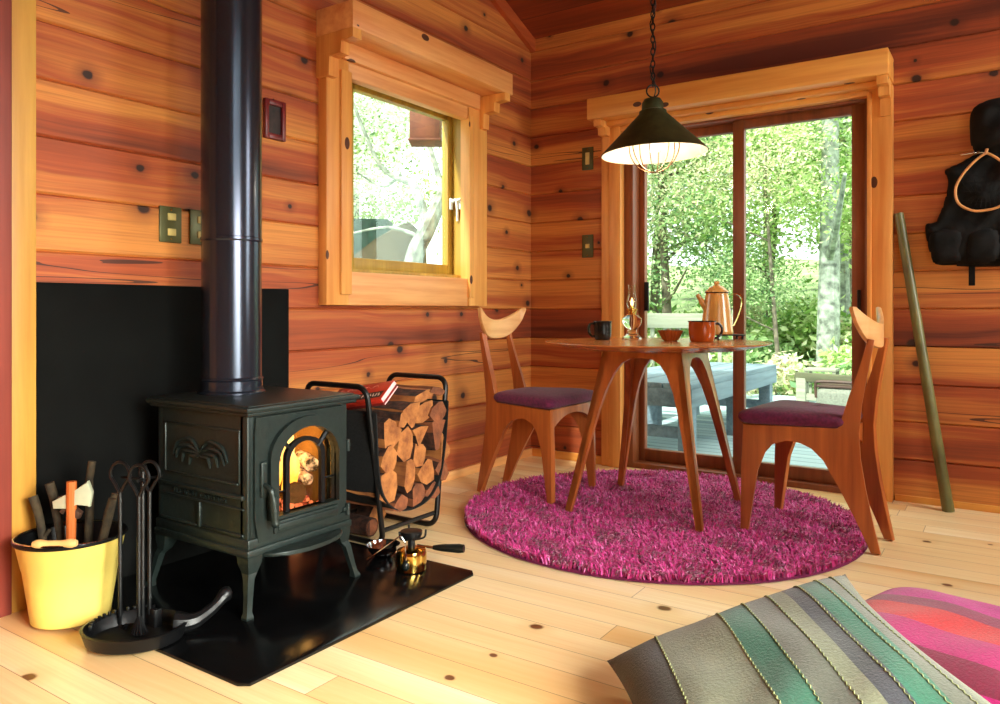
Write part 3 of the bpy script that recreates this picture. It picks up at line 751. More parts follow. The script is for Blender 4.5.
LG=[(-1.795,.418,.105,.115,20,'w','orange split log near the canvas, topmost of the left column'),
(-1.712,.366,.088,.13,0,'q','oval ended log in the middle below the red box corner'),
(-1.815,.328,.085,.10,-10,'w','orange split log second from top against the near canvas'),
(-1.80,.228,.095,.125,5,'q','broad orange log low against the near canvas side'),
(-1.685,.468,.10,.095,190,'t','wedge log point down just right of the red box'),
(-1.628,.388,.095,.085,180,'t','pinkish wedge log point down in the upper middle of the pile'),
(-1.630,.312,.09,.095,30,'w','reddish split log at the centre of the pile'),
(-1.695,.250,.058,.13,-5,'q','narrow upright orange log below centre'),
(-1.585,.238,.095,.10,-30,'w','light wedge log right of the narrow upright one'),
(-1.528,.378,.085,.13,175,'t','tall wedge log point down on the right side'),
(-1.475,.320,.075,.12,12,'t','triangular log end at the right edge of the pile'),
(-1.605,.470,.12,.075,15,'q','flat log near the top right of the pile'),
(-1.520,.465,.10,.085,-20,'w','furrowed log topmost at the right of the pile'),
(-1.655,.170,.09,.085,30,'w','dark brown log bottom middle of the pile'),
(-1.55,.160,.09,.075,-15,'w','dark brown log bottom right of the pile'),
(-1.495,.232,.07,.095,40,'q','dark bark covered log low on the right edge'),
(-1.745,.155,.09,.07,0,'w','dark barked log lowest beside the near canvas'),
(-1.745,.460,.055,.06,10,'w','thin stick log under the right end of the red box')]
for i,(cy,cz,w_,h,a,k,lab) in enumerate(LG):
    split_log(cy,cz,w_*.97,h*.95,a,k,.20,.505+rnd.uniform(-.008,.012),lab,i,'split2' if i in (13,14,15,16,9,12) else 'split1')
# pieces lying on top
split_log(-1.60,.535,.13,.035,12,'q',.24,.50,'thin flat slab of wood on top of the pile right of the red box',31,'split1')
split_log(-1.52,.545,.09,.032,-15,'q',.22,.50,'thin furrowed slab on top at the far edge of the pile',32,'split2')
# logs on floor below
o=split_log(-1.62,.050,.095,.09,0,'w',.05,.27,'pale split log on the floor under the rack sling',41,'split1'); 
mb=MB(); mb.tube([(.03,-1.76,.04),(.10,-1.757,.042),(.20,-1.752,.04),(.36,-1.745,.04)],[.036,.038,.038,.036],14,mi=1); mb.lathe([(0,0),(.03,0),(.03,.004)],(.3605,-1.745,.04),14,m=Matrix.Rotation(R(90),4,'Y'),mi=0)
tag(mb.build('firewood_log',['split2','bark']),'round barked log on the floor nearest the stove, under the rack','firewood','firewood logs beside the stove')
# ------------------------------------------------------------ red game box
bx_=thing('cardboard_box','red printed cardboard box lying tilted on top of the firewood','box',(.318,-1.80,.525))
W_,D_,H_=.28,.10,.030
from mathutils import Euler
bx_.rotation_euler=(R(36),R(-10),R(0)); bx_.location=Vector((.505,-1.855,.548))-Euler((R(36),R(-10),0)).to_matrix()@Vector((W_/2,-D_/2,H_))
mb=MB(); mb.bx(-W_/2,W_/2,-D_/2,D_/2,0,H_-.006,.001); mb.build('box_base',plain('dark_red_card',L(120,30,26),.5),bx_)
mb=MB(); mb.bx(-W_/2-.002,W_/2+.002,-D_/2-.002,D_/2+.002,.012,H_,.001); mb.build('box_lid',plain('red_print_card',L(196,50,34),.35,nscale=20),bx_)
mb=MB(); mb.bx(W_/2+.0024,W_/2+.0034,-D_/2,D_/2,.014,H_-.001); mb.bx(W_/2+.0024,W_/2+.0034,-D_/2,D_/2,.0,.004); e_=mb.build('end_label',plain('pink_white_label',L(240,190,190),.4),bx_)
mb=MB(); q=random.Random(5); mb.bx(-W_/2+.004,W_/2-.012,-D_/2+.012,-D_/2+.046,H_,H_+.0006,mi=0)
x=-W_/2+.01
while x<W_/2-.03:
    a=q.uniform(.008,.015)
    mb.box((x+a/2,-D_/2+.029,H_+.0009),(a*.35,.018,.0006),m=Matrix.Rotation(q.choice((-.4,.3,0)),4,'Z'),mi=1); mb.box((x+a*.8,-D_/2+.029+q.uniform(-.006,.006),H_+.0009),(a*.5,.004,.0006),m=Matrix.Rotation(q.uniform(-.6,.6),4,'Z'),mi=1)
    x+=a*1.5
mb.tube([(-W_/2+.02+i*.012,-D_/2+.078+.008*math.sin(i*1.7),H_+.0008) for i in range(18)],.0011,5,mi=2)
mb.build('printed_marks',[plain('black_print',L(20,16,14),.4),plain('white_print',L(226,206,190),.4),plain('pink_script_print',L(236,140,120),.4)],bx_)
# ------------------------------------------------------------ camp stove & polished dish
cs=thing('camp_stove','small brass camping burner with black handle on the hearth pad corner','camping stove',(.735,-1.955,PZ))
mb=MB(); mb.lathe([(0,0),(.045,0),(.05,.004),(.05,.055),(.047,.066),(.030,.072),(.018,.074),(0,.074)],n=36); mb.build('fuel_tank','brass',cs)
mb=MB(); mb.lathe([(.012,.072),(.012,.10),(.03,.105),(.036,.118),(.036,.128),(.02,.132),(0,.130)],n=24); mb.build('burner','iron2',cs)
mb=MB()
for a in (20,140,260): mb.tube(spline([(.012*math.cos(R(a)),.012*math.sin(R(a)),.10),(.045*math.cos(R(a)),.045*math.sin(R(a)),.11),(.05*math.cos(R(a)),.05*math.sin(R(a)),.135)],4),.0035,6)
mb.build('pot_support','iron2',cs)
rv=Vector((.93,.36,0))
mb=MB(); mb.tube([rv*.02+Vector((0,0,.08)),rv*.075+Vector((0,0,.078))],.005,8); mb.build('valve_stem','steel',cs)
mb=MB(); P=[rv*(.075+.105*i/6)+Vector((0,0,.078+.003*i/6)) for i in range(7)]; mb.tube(P,[.007,.010,.012,.013,.014,.015,.013],12); h=mb.build('handle','enamel_k',cs); h['label']='black turned handle'
mb=MB(); c_=Vector((.02,-.052,0)); mb.tube([c_+Vector((0,0,.03)),c_+Vector((-.004,.004,.10)),c_+Vector((-.02,-.0,.125)),c_+Vector((-.06,-.03,.09)),c_+Vector((-.115,-.06,.045))],.0025,6); mb.build('wire_key','steel',cs)
mb=MB(); mb.ball((.02,-.052,.03),.013,8,sz=1.3); mb.build('knob','enamel_k',cs)
mb=MB(); mb.lathe([(0,.004),(.030,.006),(.048,.022),(.056,.040),(.0585,.041),(.050,.020),(.032,.002),(0,0)],n=36)
tag(mb.build('metal_dish','steel',loc=(.56,-1.90,PZ)),'small shiny metal dish on the hearth pad behind the brass burner','dish')
# ------------------------------------------------------------ rug
RC=(1.145,-.87); RR=.812
rg=thing('round_rug','round magenta shag rug on the pine floor beneath the table','rug',(RC[0],RC[1],0))
mb=MB(); mb.lathe([(0,0),(RR-.02,0),(RR-.01,.004),(RR-.02,.010),(0,.010)],n=72); mb.build('backing','rugback',rg)
def pile_mesh():
    q=np.random.RandomState(3); N=52000
    r=(RR-.015)*np.sqrt(q.rand(N)); a=q.rand(N)*2*np.pi
    bx=r*np.cos(a); by=r*np.sin(a); az=q.rand(N)*2*np.pi; ln=.022+.018*q.rand(N); lean=.25+.75*q.rand(N)
    cl=.9*np.sin(bx*23+np.sin(by*17)*2)+.9*np.cos(by*21+bx*9)
    az=az*.55+cl*1.3
    w=.0022+.0012*q.rand(N)
    dx,dy=np.cos(az),np.sin(az); px,py=-dy,dx
    V=np.zeros((N,5,3))
    h1=ln*.55; 
    V[:,0]=np.c_[bx-px*w,by-py*w,np.full(N,.009)]; V[:,1]=np.c_[bx+px*w,by+py*w,np.full(N,.009)]
    mx=bx+dx*ln*lean*.35; my=by+dy*ln*lean*.35; mz=.009+ln*.6
    V[:,2]=np.c_[mx+px*w,my+py*w,mz]; V[:,3]=np.c_[mx-px*w,my-py*w,mz]
    V[:,4]=np.c_[bx+dx*ln*lean,by+dy*ln*lean,.009+ln*(1-.45*lean)]
    f=[]
    base=np.arange(N)*5
    quads=np.stack([base,base+1,base+2,base+3],1); tris=np.stack([base+3,base+2,base+4],1)
    me=bpy.data.meshes.new('pile'); me.vertices.add(N*5); me.vertices.foreach_set('co',V.reshape(-1))
    me.loops.add(N*7); lo=np.concatenate([quads,tris],1).reshape(-1); me.loops.foreach_set('vertex_index',lo.astype(np.int32))
    me.polygons.add(N*2); ls=np.stack([np.arange(N)*7,np.arange(N)*7+4],1).reshape(-1); me.polygons.foreach_set('loop_start',ls.astype(np.int32))
    me.update(calc_edges=True); me.validate(); me.materials.append(M['pile'])
    o=bpy.data.objects.new('shag_pile',me); C.objects.link(o); o.parent=rg; return o
pile_mesh()
# ------------------------------------------------------------ table
tb=thing('dining_table','round cherry wood table with four splayed arched legs on the rug','table',(1.115,-.80,.012),R(2))
mb=MB(); mb.lathe([(0,.688),(.35,.688),(.44,.706),(.470,.7135),(.472,.7165),(.470,.7185),(0,.7185)],n=96); mb.build('tabletop','furnx',tb,ang=30)
S0,S1,ZT=.292,.168,.688
def corner(sx,sy,v): # outer corner at height fraction
    s=S0+(S1-S0)*v; return Vector((sx*s,sy*s,v*ZT))
def tleg(i):
    cs_=[(1,1),(-1,1),(-1,-1),(1,-1)]; a=cs_[i]; mb=MB()
    half=[(0,0),(.024,0),(.031,.25),(.038,.5),(.044,.64),(.054,.76),(.072,.86),(.096,.92),(.125,.948),(.2,.955)]
    for nb in (cs_[(i+1)%4],cs_[(i-1)%4]):
        rings=[]
        for (u,v) in half[1:]:
            c=corner(*a,v); e=corner(*nb,v); dirn=(e-c).normalized(); L2=(e-c).length/2
            uu=min(u,L2)
            rings.append((v,uu))
        # strip between outer corner line and inner curve + top apron
        inw=Vector((-(a[0]+nb[0]),-(a[1]+nb[1]),0)).normalized()*.024
        pts=[]
        for (v,uu) in rings:
            c=corner(*a,v); e=corner(*nb,v); pts.append((c,c+(e-c).normalized()*uu))
        # vertical strips
        V=[[c,p,p+inw,c+inw] for c,p in pts]
        ctop=corner(*a,1); etop=corner(*nb,1); 
        V.append([ctop,ctop+(etop-ctop).normalized()*min(.2,(etop-ctop).length/2),ctop+(etop-ctop).normalized()*min(.2,(etop-ctop).length/2)+inw,ctop+inw])
        mb.loft(V)
    return mb.build('leg','furn',tb,ang=30)
for i in range(4): tleg(i)
# ------------------------------------------------------------ chairs
def make_chair(label):
    ch=thing('dining_chair',label,'chair')
    FX,BXc=.235,-.235
    fy,by=.205,.115
    prof=[(0.0,0),(.026,0),(.044,.13),(.063,.254),(.085,.325),(.114,.362),(.165,.382),(.215,.375),(.254,.358),(.295,.318),(.348,.215),(.401,.108),(.448,0),(.480,0),(.452,.12),(.432,.22),(.415,.33),(.410,.42),(.419,.52),(.435,.62),(.448,.69),(.460,.755),(.438,.760),(.424,.70),(.404,.63),(.377,.55),(.357,.48),(.344,.43),(.010,.43),(.004,.25)]
    # refine with gentle smoothing
    for sgn in (1,-1):
        A=Vector((FX,sgn*fy,0)); B=Vector((BXc,sgn*by,0)); dr_=(B-A).normalized(); nrm=Vector((0,0,1)).cross(dr_)*(1 if sgn>0 else -1)
        inw=nrm if nrm.y*sgn<0 else -nrm
        m=Matrix(((dr_.x,0,inw.x,A.x),(dr_.y,0,inw.y,A.y),(0,1,0,0),(0,0,0,1)))
        # arch polygon split in three convex-ish strips: front leg, rail, back member
        mb=MB(); mb.prism(prof,.026,m,bev=.004); mb.build('side_frame','furn',ch,ang=40)
    # rails
    def rail(x,yh,z0,z1,arcd):
        mb=MB(); n=12; top=[];bot=[]
        for i in range(n+1):
            t=-1+2*i/n; bot.append((t*yh,z0+arcd*(1-abs(t)**2.2))); top.append((t*yh,z1))
        poly=bot+top[::-1]; mb.prism(poly,.022,YZ(x),bev=.002); return mb.build('rail','furn',ch)
    rail(FX-.028,fy-.024,.345,.43,.055)
    rail(-.125,.142-.018,.34,.43,.04)
    # crest
    mb=MB(); n=20; rings=[]
    for i in range(n+1):
        u=-1+2*i/n; au=abs(u); y=u*.195; x=-.204+.045*au**1.8
        zt_=.814+.071*au**1.9; zb_=.722+.122*au**2.7
        if au>.9: k=(au-.9)/.1; mid=(.868); zt_=zt_-.012*k*k; zb_=zb_+(zt_-zb_-.012)*k*k*.8
        th=.011*(1-.35*au)
        nx,ny=1,-math.copysign(.35*au,u)
        rings.append([(x+th*nx,y+th*ny,zt_-.004),(x+th*.5*nx,y,zt_),(x-th*.5*nx,y,zt_),(x-th*nx,y-th*ny,zt_-.004),(x-th*nx,y-th*ny,zb_+.004),(x-th*.5,y,zb_),(x+th*.5,y,zb_),(x+th*nx,y+th*ny,zb_+.004)])
    mb.loft(rings); mb.build('crest_rail','crest',ch,ang=50)
    # seat cushion
    mb=MB(); rings=[]
    def outl(ins,z):
        pts=[]; xs0,xs1=-.118+ins,.242-ins; w0,w1=.150-ins,.218-ins; r=.035
        for (cx,cy,a0) in ((xs1-r,w1-r,0),(xs0+r,w0-r,90),(xs0+r,-(w0-r),180),(xs1-r,-(w1-r),270)):
            for k in range(6): a=R(a0+90*k/5); pts.append((cx+r*math.cos(a),cy+r*math.sin(a),z))
        return pts
    for ins,z in ((.02,.431),(.004,.436),(-.004,.448),(-.006,.458),(-.002,.470),(.010,.480),(.035,.487),(.08,.492),(.13,.494)): rings.append(outl(ins,z))
    mb.loft(rings); mb.build('seat_cushion','purple',ch,ang=60)
    return ch
c1=make_chair('cherry wood chair with plum seat in the corner left of the table')
c1.location=(.506,-.825,.004); c1.rotation_euler=(0,0,R(-1))
c2=copy_tree(c1); c2['label']='cherry wood chair with plum seat in front of the glass door'
c2.location=(1.772,-.775,.004); c2.rotation_euler=(0,0,R(175))
for c in (c1,c2): c['group']='chairs at the round table'
# ------------------------------------------------------------ tableware
TZ=.012+.7185+.0005
def campos(px,d):
    a=(px-500)/762; y_=R(33.8)
    return (2.375+d*(-math.sin(y_)+a*math.cos(y_)),-3.88+d*(math.cos(y_)+a*math.sin(y_)))
def mug(name,label,loc,r,h,mat,hdir,dark=None):
    o=thing(name,label,'mug',loc,hdir)
    mb=MB(); mb.lathe([(0,0),(r*.80,0),(r*.88,.004),(r*.98,h*.35),(r,h*.6),(r*.99,h-.004),(r*1.04,h),(r*.95,h-.002),(r*.93,h*.5),(r*.85,.008),(0,.006)],n=36); mb.build('cup',mat,o,ang=50)
    mb=MB(); mb.tube(spline([(r*.92,0,h*.86),(r*1.3,0,h*.88),(r*1.55,0,h*.68),(r*1.5,0,h*.38),(r*1.15,0,h*.2),(r*.9,0,h*.2)],5),.0055,8); mb.build('handle',dark or mat,o)
    mb=MB(); P=[((r*1.035)*math.cos(2*math.pi*k/36),(r*1.035)*math.sin(2*math.pi*k/36),h) for k in range(36)]; mb.tube(P,.0022,6,closed=True); mb.build('rim',dark or mat,o)
    return o
x,y=campos(602.5,3.42); mug('mug','small black enamel mug on the left of the table',(x,y,TZ),.040,.082,'enamel_k',R(33.8+180))
x,y=campos(702,3.22); mug('mug','orange brown enamel mug with dark rim before the coffee pot',(x,y,TZ),.056,.086,'enamel_o',R(40),'enamel_k')
x,y=campos(632,3.50)
lp=thing('oil_lamp','small clear glass oil lamp burning on the table','oil lamp',(x,y,TZ))
mb=MB(); mb.lathe([(0,0),(.044,0),(.046,.005),(.030,.018),(.022,.034),(.020,.044),(.034,.058),(.045,.078),(.044,.095),(.030,.110),(.016,.116),(0,.117)],n=32); mb.build('font','lampglass',lp)
mb=MB(); mb.lathe([(.017,.114),(.019,.118),(.019,.128),(.024,.132),(.024,.139),(.012,.142),(.006,.152),(0,.152)],n=24); mb.build('burner','brass',lp)
mb=MB(); mb.lathe([(.018,.138),(.020,.145),(.026,.165),(.025,.18),(.017,.205),(.0155,.225),(.018,.250),(.0165,.250),(.014,.225),(.0155,.205),(.0235,.18),(.0245,.165),(.0185,.145),(.0165,.138),(.018,.138)],n=28); mb.build('chimney','glass',lp)
mb=MB(); mb.lathe([(0,.150),(.006,.158),(.0075,.168),(.004,.182),(0,.192)],n=12); mb.build('flame','wick',lp)
x,y=campos(670.5,3.30)
bw=thing('fluted_bowl','small amber fluted bowl of nuts between lamp and mug','bowl',(x,y,TZ))
mb=MB(); mb.lathe([(0,0),(.026,0),(.034,.008),(.045,.030),(.053,.046),(.050,.046),(.042,.030),(.030,.010),(0,.006)],n=72,flute=.05,fn=18); mb.build('bowl','bowl',bw)
q=random.Random(2)
for i in range(9):
    a=q.uniform(0,6.28); rr=q.uniform(.005,.033); mb=MB(); mb.ball((0,0,0),.009,6,sx=1.2)
    tag(mb.build('nut','nuts' if i%3 else 'enamel_k',loc=(x+rr*math.cos(a),y+rr*math.sin(a),TZ+.040+q.uniform(0,.005))),'small brown nut heaped in the amber bowl','nut','nuts in the amber bowl')
x,y=campos(722,3.50)
tv=thing('trivet','black iron trivet under the tan coffee pot','trivet',(campos(727.5,3.5)[0],campos(727.5,3.5)[1],TZ),R(33.8))
mb=MB(); mb.box((.0,0,.020),(.135,.10,.006),.002); mb.build('plate','iron2',tv)
for a,b in ((-.055,-.04),(.055,-.04),(.055,.04),(-.055,.04)):
    mb=MB(); mb.lathe([(.008,0),(.004,.006),(.005,.018),(.007,.0205)],(a,b,0),12); mb.build('foot','iron2',tv)
PZT=TZ+.0235
cp=thing('coffee_pot','tall tan enamel coffee pot with spout on a black trivet','coffee pot',(campos(716.8,3.5)[0],campos(716.8,3.5)[1],PZT),R(33.8))
cp.scale=(1.05,1.05,1.06)
mb=MB(); mb.lathe([(0,0),(.066,0),(.070,.005),(.069,.012),(.050,.165),(.047,.172),(.048,.178),(.043,.178),(.046,.165),(.064,.012),(0,.006)],n=44); mb.build('pot_body','enamel_t',cp,ang=50)
mb=MB(); mb.lathe([(.0475,.177),(.052,.178),(.051,.184),(.046,.190),(.030,.205),(.013,.212),(.010,.216),(.013,.222),(.010,.229),(0,.231)],n=36); mb.build('lid','enamel_t',cp)
mb=MB(); P=[(.051*math.cos(2*math.pi*k/36),.051*math.sin(2*math.pi*k/36),.180) for k in range(36)]; mb.tube(P,.0022,6,closed=True); mb.build('rim','iron2',cp)
mb=MB(); mb.tube(spline([(-.046,0,.115),(-.062,0,.135),(-.074,0,.155),(-.086,0,.172)],4),[.018,.017,.016,.015,.014,.013,.012,.011,.0105,.010,.0095,.009,.0085],12); mb.build('spout','enamel_t',cp)
mb=MB(); P=spline([(.045,0,.155),(.075,0,.172),(.103,0,.165),(.113,0,.135),(.100,0,.085),(.082,0,.045),(.076,0,.035)],5)
mb.loft([[(p.x-.0045*abs(1),-.008,p.z+.0),(p.x,-.008,p.z+.003),(p.x,.008,p.z+.003),(p.x-.0045,.008,p.z)] for p in P]); mb.build('handle','brass',cp)
# ------------------------------------------------------------ pendant lamp
LX,LY=campos(652.8,3.2)
pd=thing('pendant_lamp','dark green cone pendant lamp with wire cage over the table','lamp',(LX,LY,0))
tilt=Matrix.Translation((0,0,1.69))@Matrix.Rotation(R(-2),4,Vector((-.556,.831,0)))@Matrix.Translation((0,0,-1.69))
mb=MB(); mb.lathe([(.219,1.520),(.222,1.523),(.058,1.688),(.056,1.700),(.046,1.704),(.044,1.735),(.034,1.750),(.012,1.756),(0,1.757)],n=56,m=tilt); mb.build('lamp_shade','green_t',pd,ang=40)
mb=MB(); mb.lathe([(.2185,1.519),(.2200,1.5215),(.056,1.682),(.040,1.690),(0,1.690)],n=56,m=tilt); h=mb.build('shade_lining','lampwhite',pd,ang=40); h['label']='white enamel lining'
mb=MB()
for k in range(4):
    a=R(45*k+12); P=[]
    for i in range(17):
        b=math.pi*i/16; P.append(tilt@Vector((math.cos(b)*.106*math.cos(a),math.cos(b)*.106*math.sin(a),1.560-.118*math.sin(b) if i not in (0,16) else 1.60)))
    mb.tube(P,.0022,6)
P=[tilt@Vector((.106*math.cos(2*math.pi*k/32),.106*math.sin(2*math.pi*k/32),1.595)) for k in range(32)]; mb.tube(P,.0022,6,closed=True)
mb.build('wire_cage','wire',pd)
mb=MB(); mb.lathe([(0,1.525),(.022,1.531),(.036,1.552),(.036,1.575),(.022,1.61),(.015,1.635),(0,1.64)],n=24,m=tilt); mb.build('bulb','bulb',pd)
mb=MB(); P=[(.026*math.cos(2*math.pi*k/24)*.83,.026*math.cos(2*math.pi*k/24)*.556,1.784+.026*math.sin(2*math.pi*k/24)) for k in range(24)]; mb.tube(P,.0035,6,closed=True); mb.build('hanging_ring','iron2',pd)
mb=MB(); z=1.806; i=0; cz_top=ceil_z(LY)-.01
while z<cz_top:
    P=[]
    for k in range(12):
        a=2*math.pi*k/12; u=.008*math.cos(a); v=.017*math.sin(a); an=R(33.8+(0 if i%2 else 90)); P.append((u*math.cos(an),u*math.sin(an),z+.014+v))
    mb.tube(P,.0028,5,closed=True); z+=.026; i+=1
mb.build('chain','iron2',pd)
mb=MB(); P=[(.012*math.sin(k*.9),.012*math.cos(k*.9),1.757+(cz_top-1.757)*k/40) for k in range(41)]; mb.tube(P,.0026,6); mb.build('cord','iron2',pd)
mb=MB(); mb.lathe([(0,-.03),(.05,-.028),(.055,-.01),(.055,.03),(0,.03)],(0,0,cz_top),24); mb.build('ceiling_rose','iron2',pd)
# ------------------------------------------------------------ switches and picture
def switch(label,wall,a,z,w_,h,togs):
    o=thing('light_switch',label,'switch',(.0005,a,z) if wall=='l' else (a,-.0005,z),R(90) if wall=='l' else 0)
    mb=MB(); mb.box((0,-.004,0),(w_,.008,h),.003); mb.build('plate','plate',o)
    for tz in togs:
        mb=MB(); mb.box((0.002,-.010,tz),(.030 if wall=='l' else .026,.006,.024),.002); mb.build('toggle','toggle',o)
    for s in (1,-1):
        mb=MB(); mb.ball((0,-.009,s*(h/2-.012)),.0032,5); mb.build('screw','brass',o)
switch('bronze double switch plate on the log wall, left of its twin','l',-2.352,1.155,.082,.122,(.026,-.026))
switch('bronze double switch plate on the log wall, right behind the stovepipe','l',-2.238,1.155,.082,.122,(.026,-.026))
switch('upper bronze switch plate left of the sliding door header','f',.380,1.725,.070,.130,(.022,0,-.022))
switch('lower bronze switch plate on the wall left of the sliding door','f',.380,1.228,.070,.130,(0,))
pf=thing('picture_frame','tiny dark red picture frame on the wall right of the stovepipe','picture',(.001,-1.915,1.60),R(90))
mb=MB()
for a in ((-.05,-.032,-.076,.076),(.032,.05,-.076,.076),(-.032,.032,-.076,-.054),(-.032,.032,.054,.076)): mb.bx(a[0],a[1],-.018,0,a[2],a[3],.003)
mb.build('frame','redframe',pf)
mb=MB(); mb.bx(-.033,.033,-.006,0,-.055,.055); mb.build('picture','picture',pf)
mb=MB(); mb.lathe([(.004,0),(.004,.004),(0,.005)],(0,0,.08),8,m=Matrix.Rotation(R(90),4,'X')); mb.build('hook','iron2',pf)
# ------------------------------------------------------------ pole
mb=MB(); a,b=Vector((2.155,-.088,0)),Vector((1.958,-.027,1.30)); n=14
mb.tube([a+(b-a)*i/n for i in range(n+1)],[.0235-.004*i/n+(.0008 if i%3==0 else 0) for i in range(n+1)],14)
tag(mb.build('wooden_pole','pole'),'long olive green pole leaning on the wall right of the door','pole')
# ------------------------------------------------------------ inflated outlines (vest, hat)
def inside(p,poly):
    x,y=p; c=False; n=len(poly)
    for i in range(n):
        x1,y1=poly[i]; x2,y2=poly[(i+1)%n]
        if (y1>y)!=(y2>y) and x<(x2-x1)*(y-y1)/(y2-y1)+x1: c=not c
    return c
def edged(p,poly):
    best=9;bp=None
    for i in range(len(poly)):
        a=Vector(poly[i]); b=Vector(poly[(i+1)%len(poly)]); d=b-a; t=max(0,min(1,(Vector(p)-a).dot(d)/max(d.length_squared,1e-9))); q=a+d*t; l=(Vector(p)-q).length
        if l<best: best=l;bp=q
    return best,bp
def puff(poly,res,T,soft,y0,wr=0.0,seed=0,ribs=0):
    """puffy cloth piece in wall plane xz; front faces -y"""
    poly=[(p[0],p[1]) for p in spline([(a,b,0) for a,b in poly],4,True)]
    xs=[p[0] for p in poly]; zs=[p[1] for p in poly]; mb=MB(); g={}
    q=random.Random(seed); ph=[q.uniform(0,6) for _ in range(8)]
    nx=int((max(xs)-min(xs))/res)+2; nz=int((max(zs)-min(zs))/res)+2
    def vert(i,k):
        if (i,k) in g: return g[(i,k)]
        x=min(xs)+i*res; z=min(zs)+k*res; d_,bp=edged((x,z),poly); ins=inside((x,z),poly)
        if not ins: x,z=bp.x,bp.y; d_=0
        h=T*math.sqrt(min(1,d_/soft)*(2-min(1,d_/soft)))
        h+=wr*min(1,d_/soft*2)*(math.sin(x*34+ph[0]+2*math.sin(z*19+ph[1]))+math.sin(z*27+x*13+ph[2])+.7*math.sin(x*61-z*47+ph[3]))
        v=mb.bm.verts.new((x,y0-h,z)); g[(i,k)]=v; return v
    for i in range(nx-1):
        for k in range(nz-1):
            c=(min(xs)+(i+.5)*res,min(zs)+(k+.5)*res)
            if inside(c,poly):
                try: mb.bm.faces.new([vert(i,k),vert(i+1,k),vert(i+1,k+1),vert(i,k+1)])
                except ValueError: pass
    # closed back
    mb.bm.verts.ensure_lookup_table()
    be=[e for e in mb.bm.edges if e.is_boundary]
    r=bmesh.ops.extrude_edge_only(mb.bm,edges=be); nv=[v for v in r['geom'] if isinstance(v,bmesh.types.BMVert)]
    for v in nv: v.co.y=y0+.006
    bmesh.ops.contextual_create(mb.bm,geom=[e for e in mb.bm.edges if e.is_boundary])
    return mb
vs=thing('fishing_vest','black fishing vest with bulging pockets hanging at the right edge','vest',(0,0,0))
body=[(2.254,1.536),(2.195,1.505),(2.137,1.478),(2.15,1.431),(2.139,1.362),(2.12,1.298),(2.097,1.251),(2.063,1.245),(2.067,1.174),(2.086,1.094),(2.105,1.067),(2.199,1.055),(2.33,1.05),(2.46,1.055),(2.56,1.07),(2.60,1.10),(2.615,1.18),(2.61,1.245),(2.575,1.26),(2.545,1.32),(2.53,1.40),(2.525,1.47),(2.44,1.53),(2.36,1.55)]
puff(body,.012,.055,.05,-.008,.008,1).build('vest_body','vest',vs,ang=80)
for poly,lab in (([(2.085,1.20),(2.20,1.205),(2.205,1.09),(2.17,1.07),(2.10,1.08)],'a'),([(2.225,1.19),(2.33,1.20),(2.335,1.08),(2.23,1.07)],'b'),([(2.36,1.20),(2.46,1.19),(2.455,1.08),(2.36,1.075)],'c'),([(2.48,1.20),(2.585,1.19),(2.57,1.09),(2.48,1.08)],'d')):
    puff(poly,.01,.03,.03,-.055,.003,5).build('pocket','vest',vs,ang=80)
mb=MB(); mb.box((2.238,-.02,1.02),(.024,.006,.10),.002); mb.build('strap','vest',vs)
mb=MB(); mb.tube([(2.20,-.07,1.53),(2.25,-.078,1.532),(2.285,-.07,1.53)],.003,6).ball((2.25,-.078,1.532),.008,6); h=mb.build('clip','steel',vs); h['label']='bright metal clip'
mb=MB(); mb.tube([(2.36,0.0,1.70),(2.36,-.16,1.70),(2.36,-.17,1.73)],.008,8)
tag(mb.build('wall_hook','iron2'),'black wall hook under the hanging hat and vest','hook')
hb=puff([(2.250,1.540),(2.232,1.63),(2.24,1.715),(2.29,1.745),(2.37,1.755),(2.44,1.735),(2.465,1.66),(2.45,1.56),(2.35,1.53)],.012,.09,.07,-.066,.004,3)
tag(hb.build('hat','vest',ang=80),'black crumpled hat hanging above the fishing vest','hat')
nt=thing('landing_net','cane hooped landing net hanging in front of the black vest','net',(2.29,-.105,1.39))
hp=[(-.008,.125),(-.045,.095),(-.085,.045),(-.108,-.01),(-.098,-.07),(-.05,-.105),(.0,-.108),(.05,-.095),(.09,-.055),(.105,0),(.085,.055),(.045,.10),(.01,.127)]
mb=MB(); mb.tube(spline([(a,0,b) for a,b in hp],5,True),.0055,8,closed=True); mb.build('hoop','rattan',nt)
mb=MB()
for i in range(9):
    t=-.09+.0225*i; mb.tube([(t,.004,.06-abs(t)*.4),(t*.5,.03,-.04),(t*.8,.01,-.10+abs(t)*.35)],.0010,4)
for z in (-.06,-.02,.02,.05): mb.tube([(-.095+abs(z)*.2,.004,z),(0,.03,z-.01),(.09-abs(z)*.2,.004,z)],.001,4)
mb.build('netting','vest',nt)
mb=MB(); mb.tube([(0,.0,.125),(.005,.0,.15),(.012,.004,.19)],.0065,8); mb.build('grip','rattan',nt)
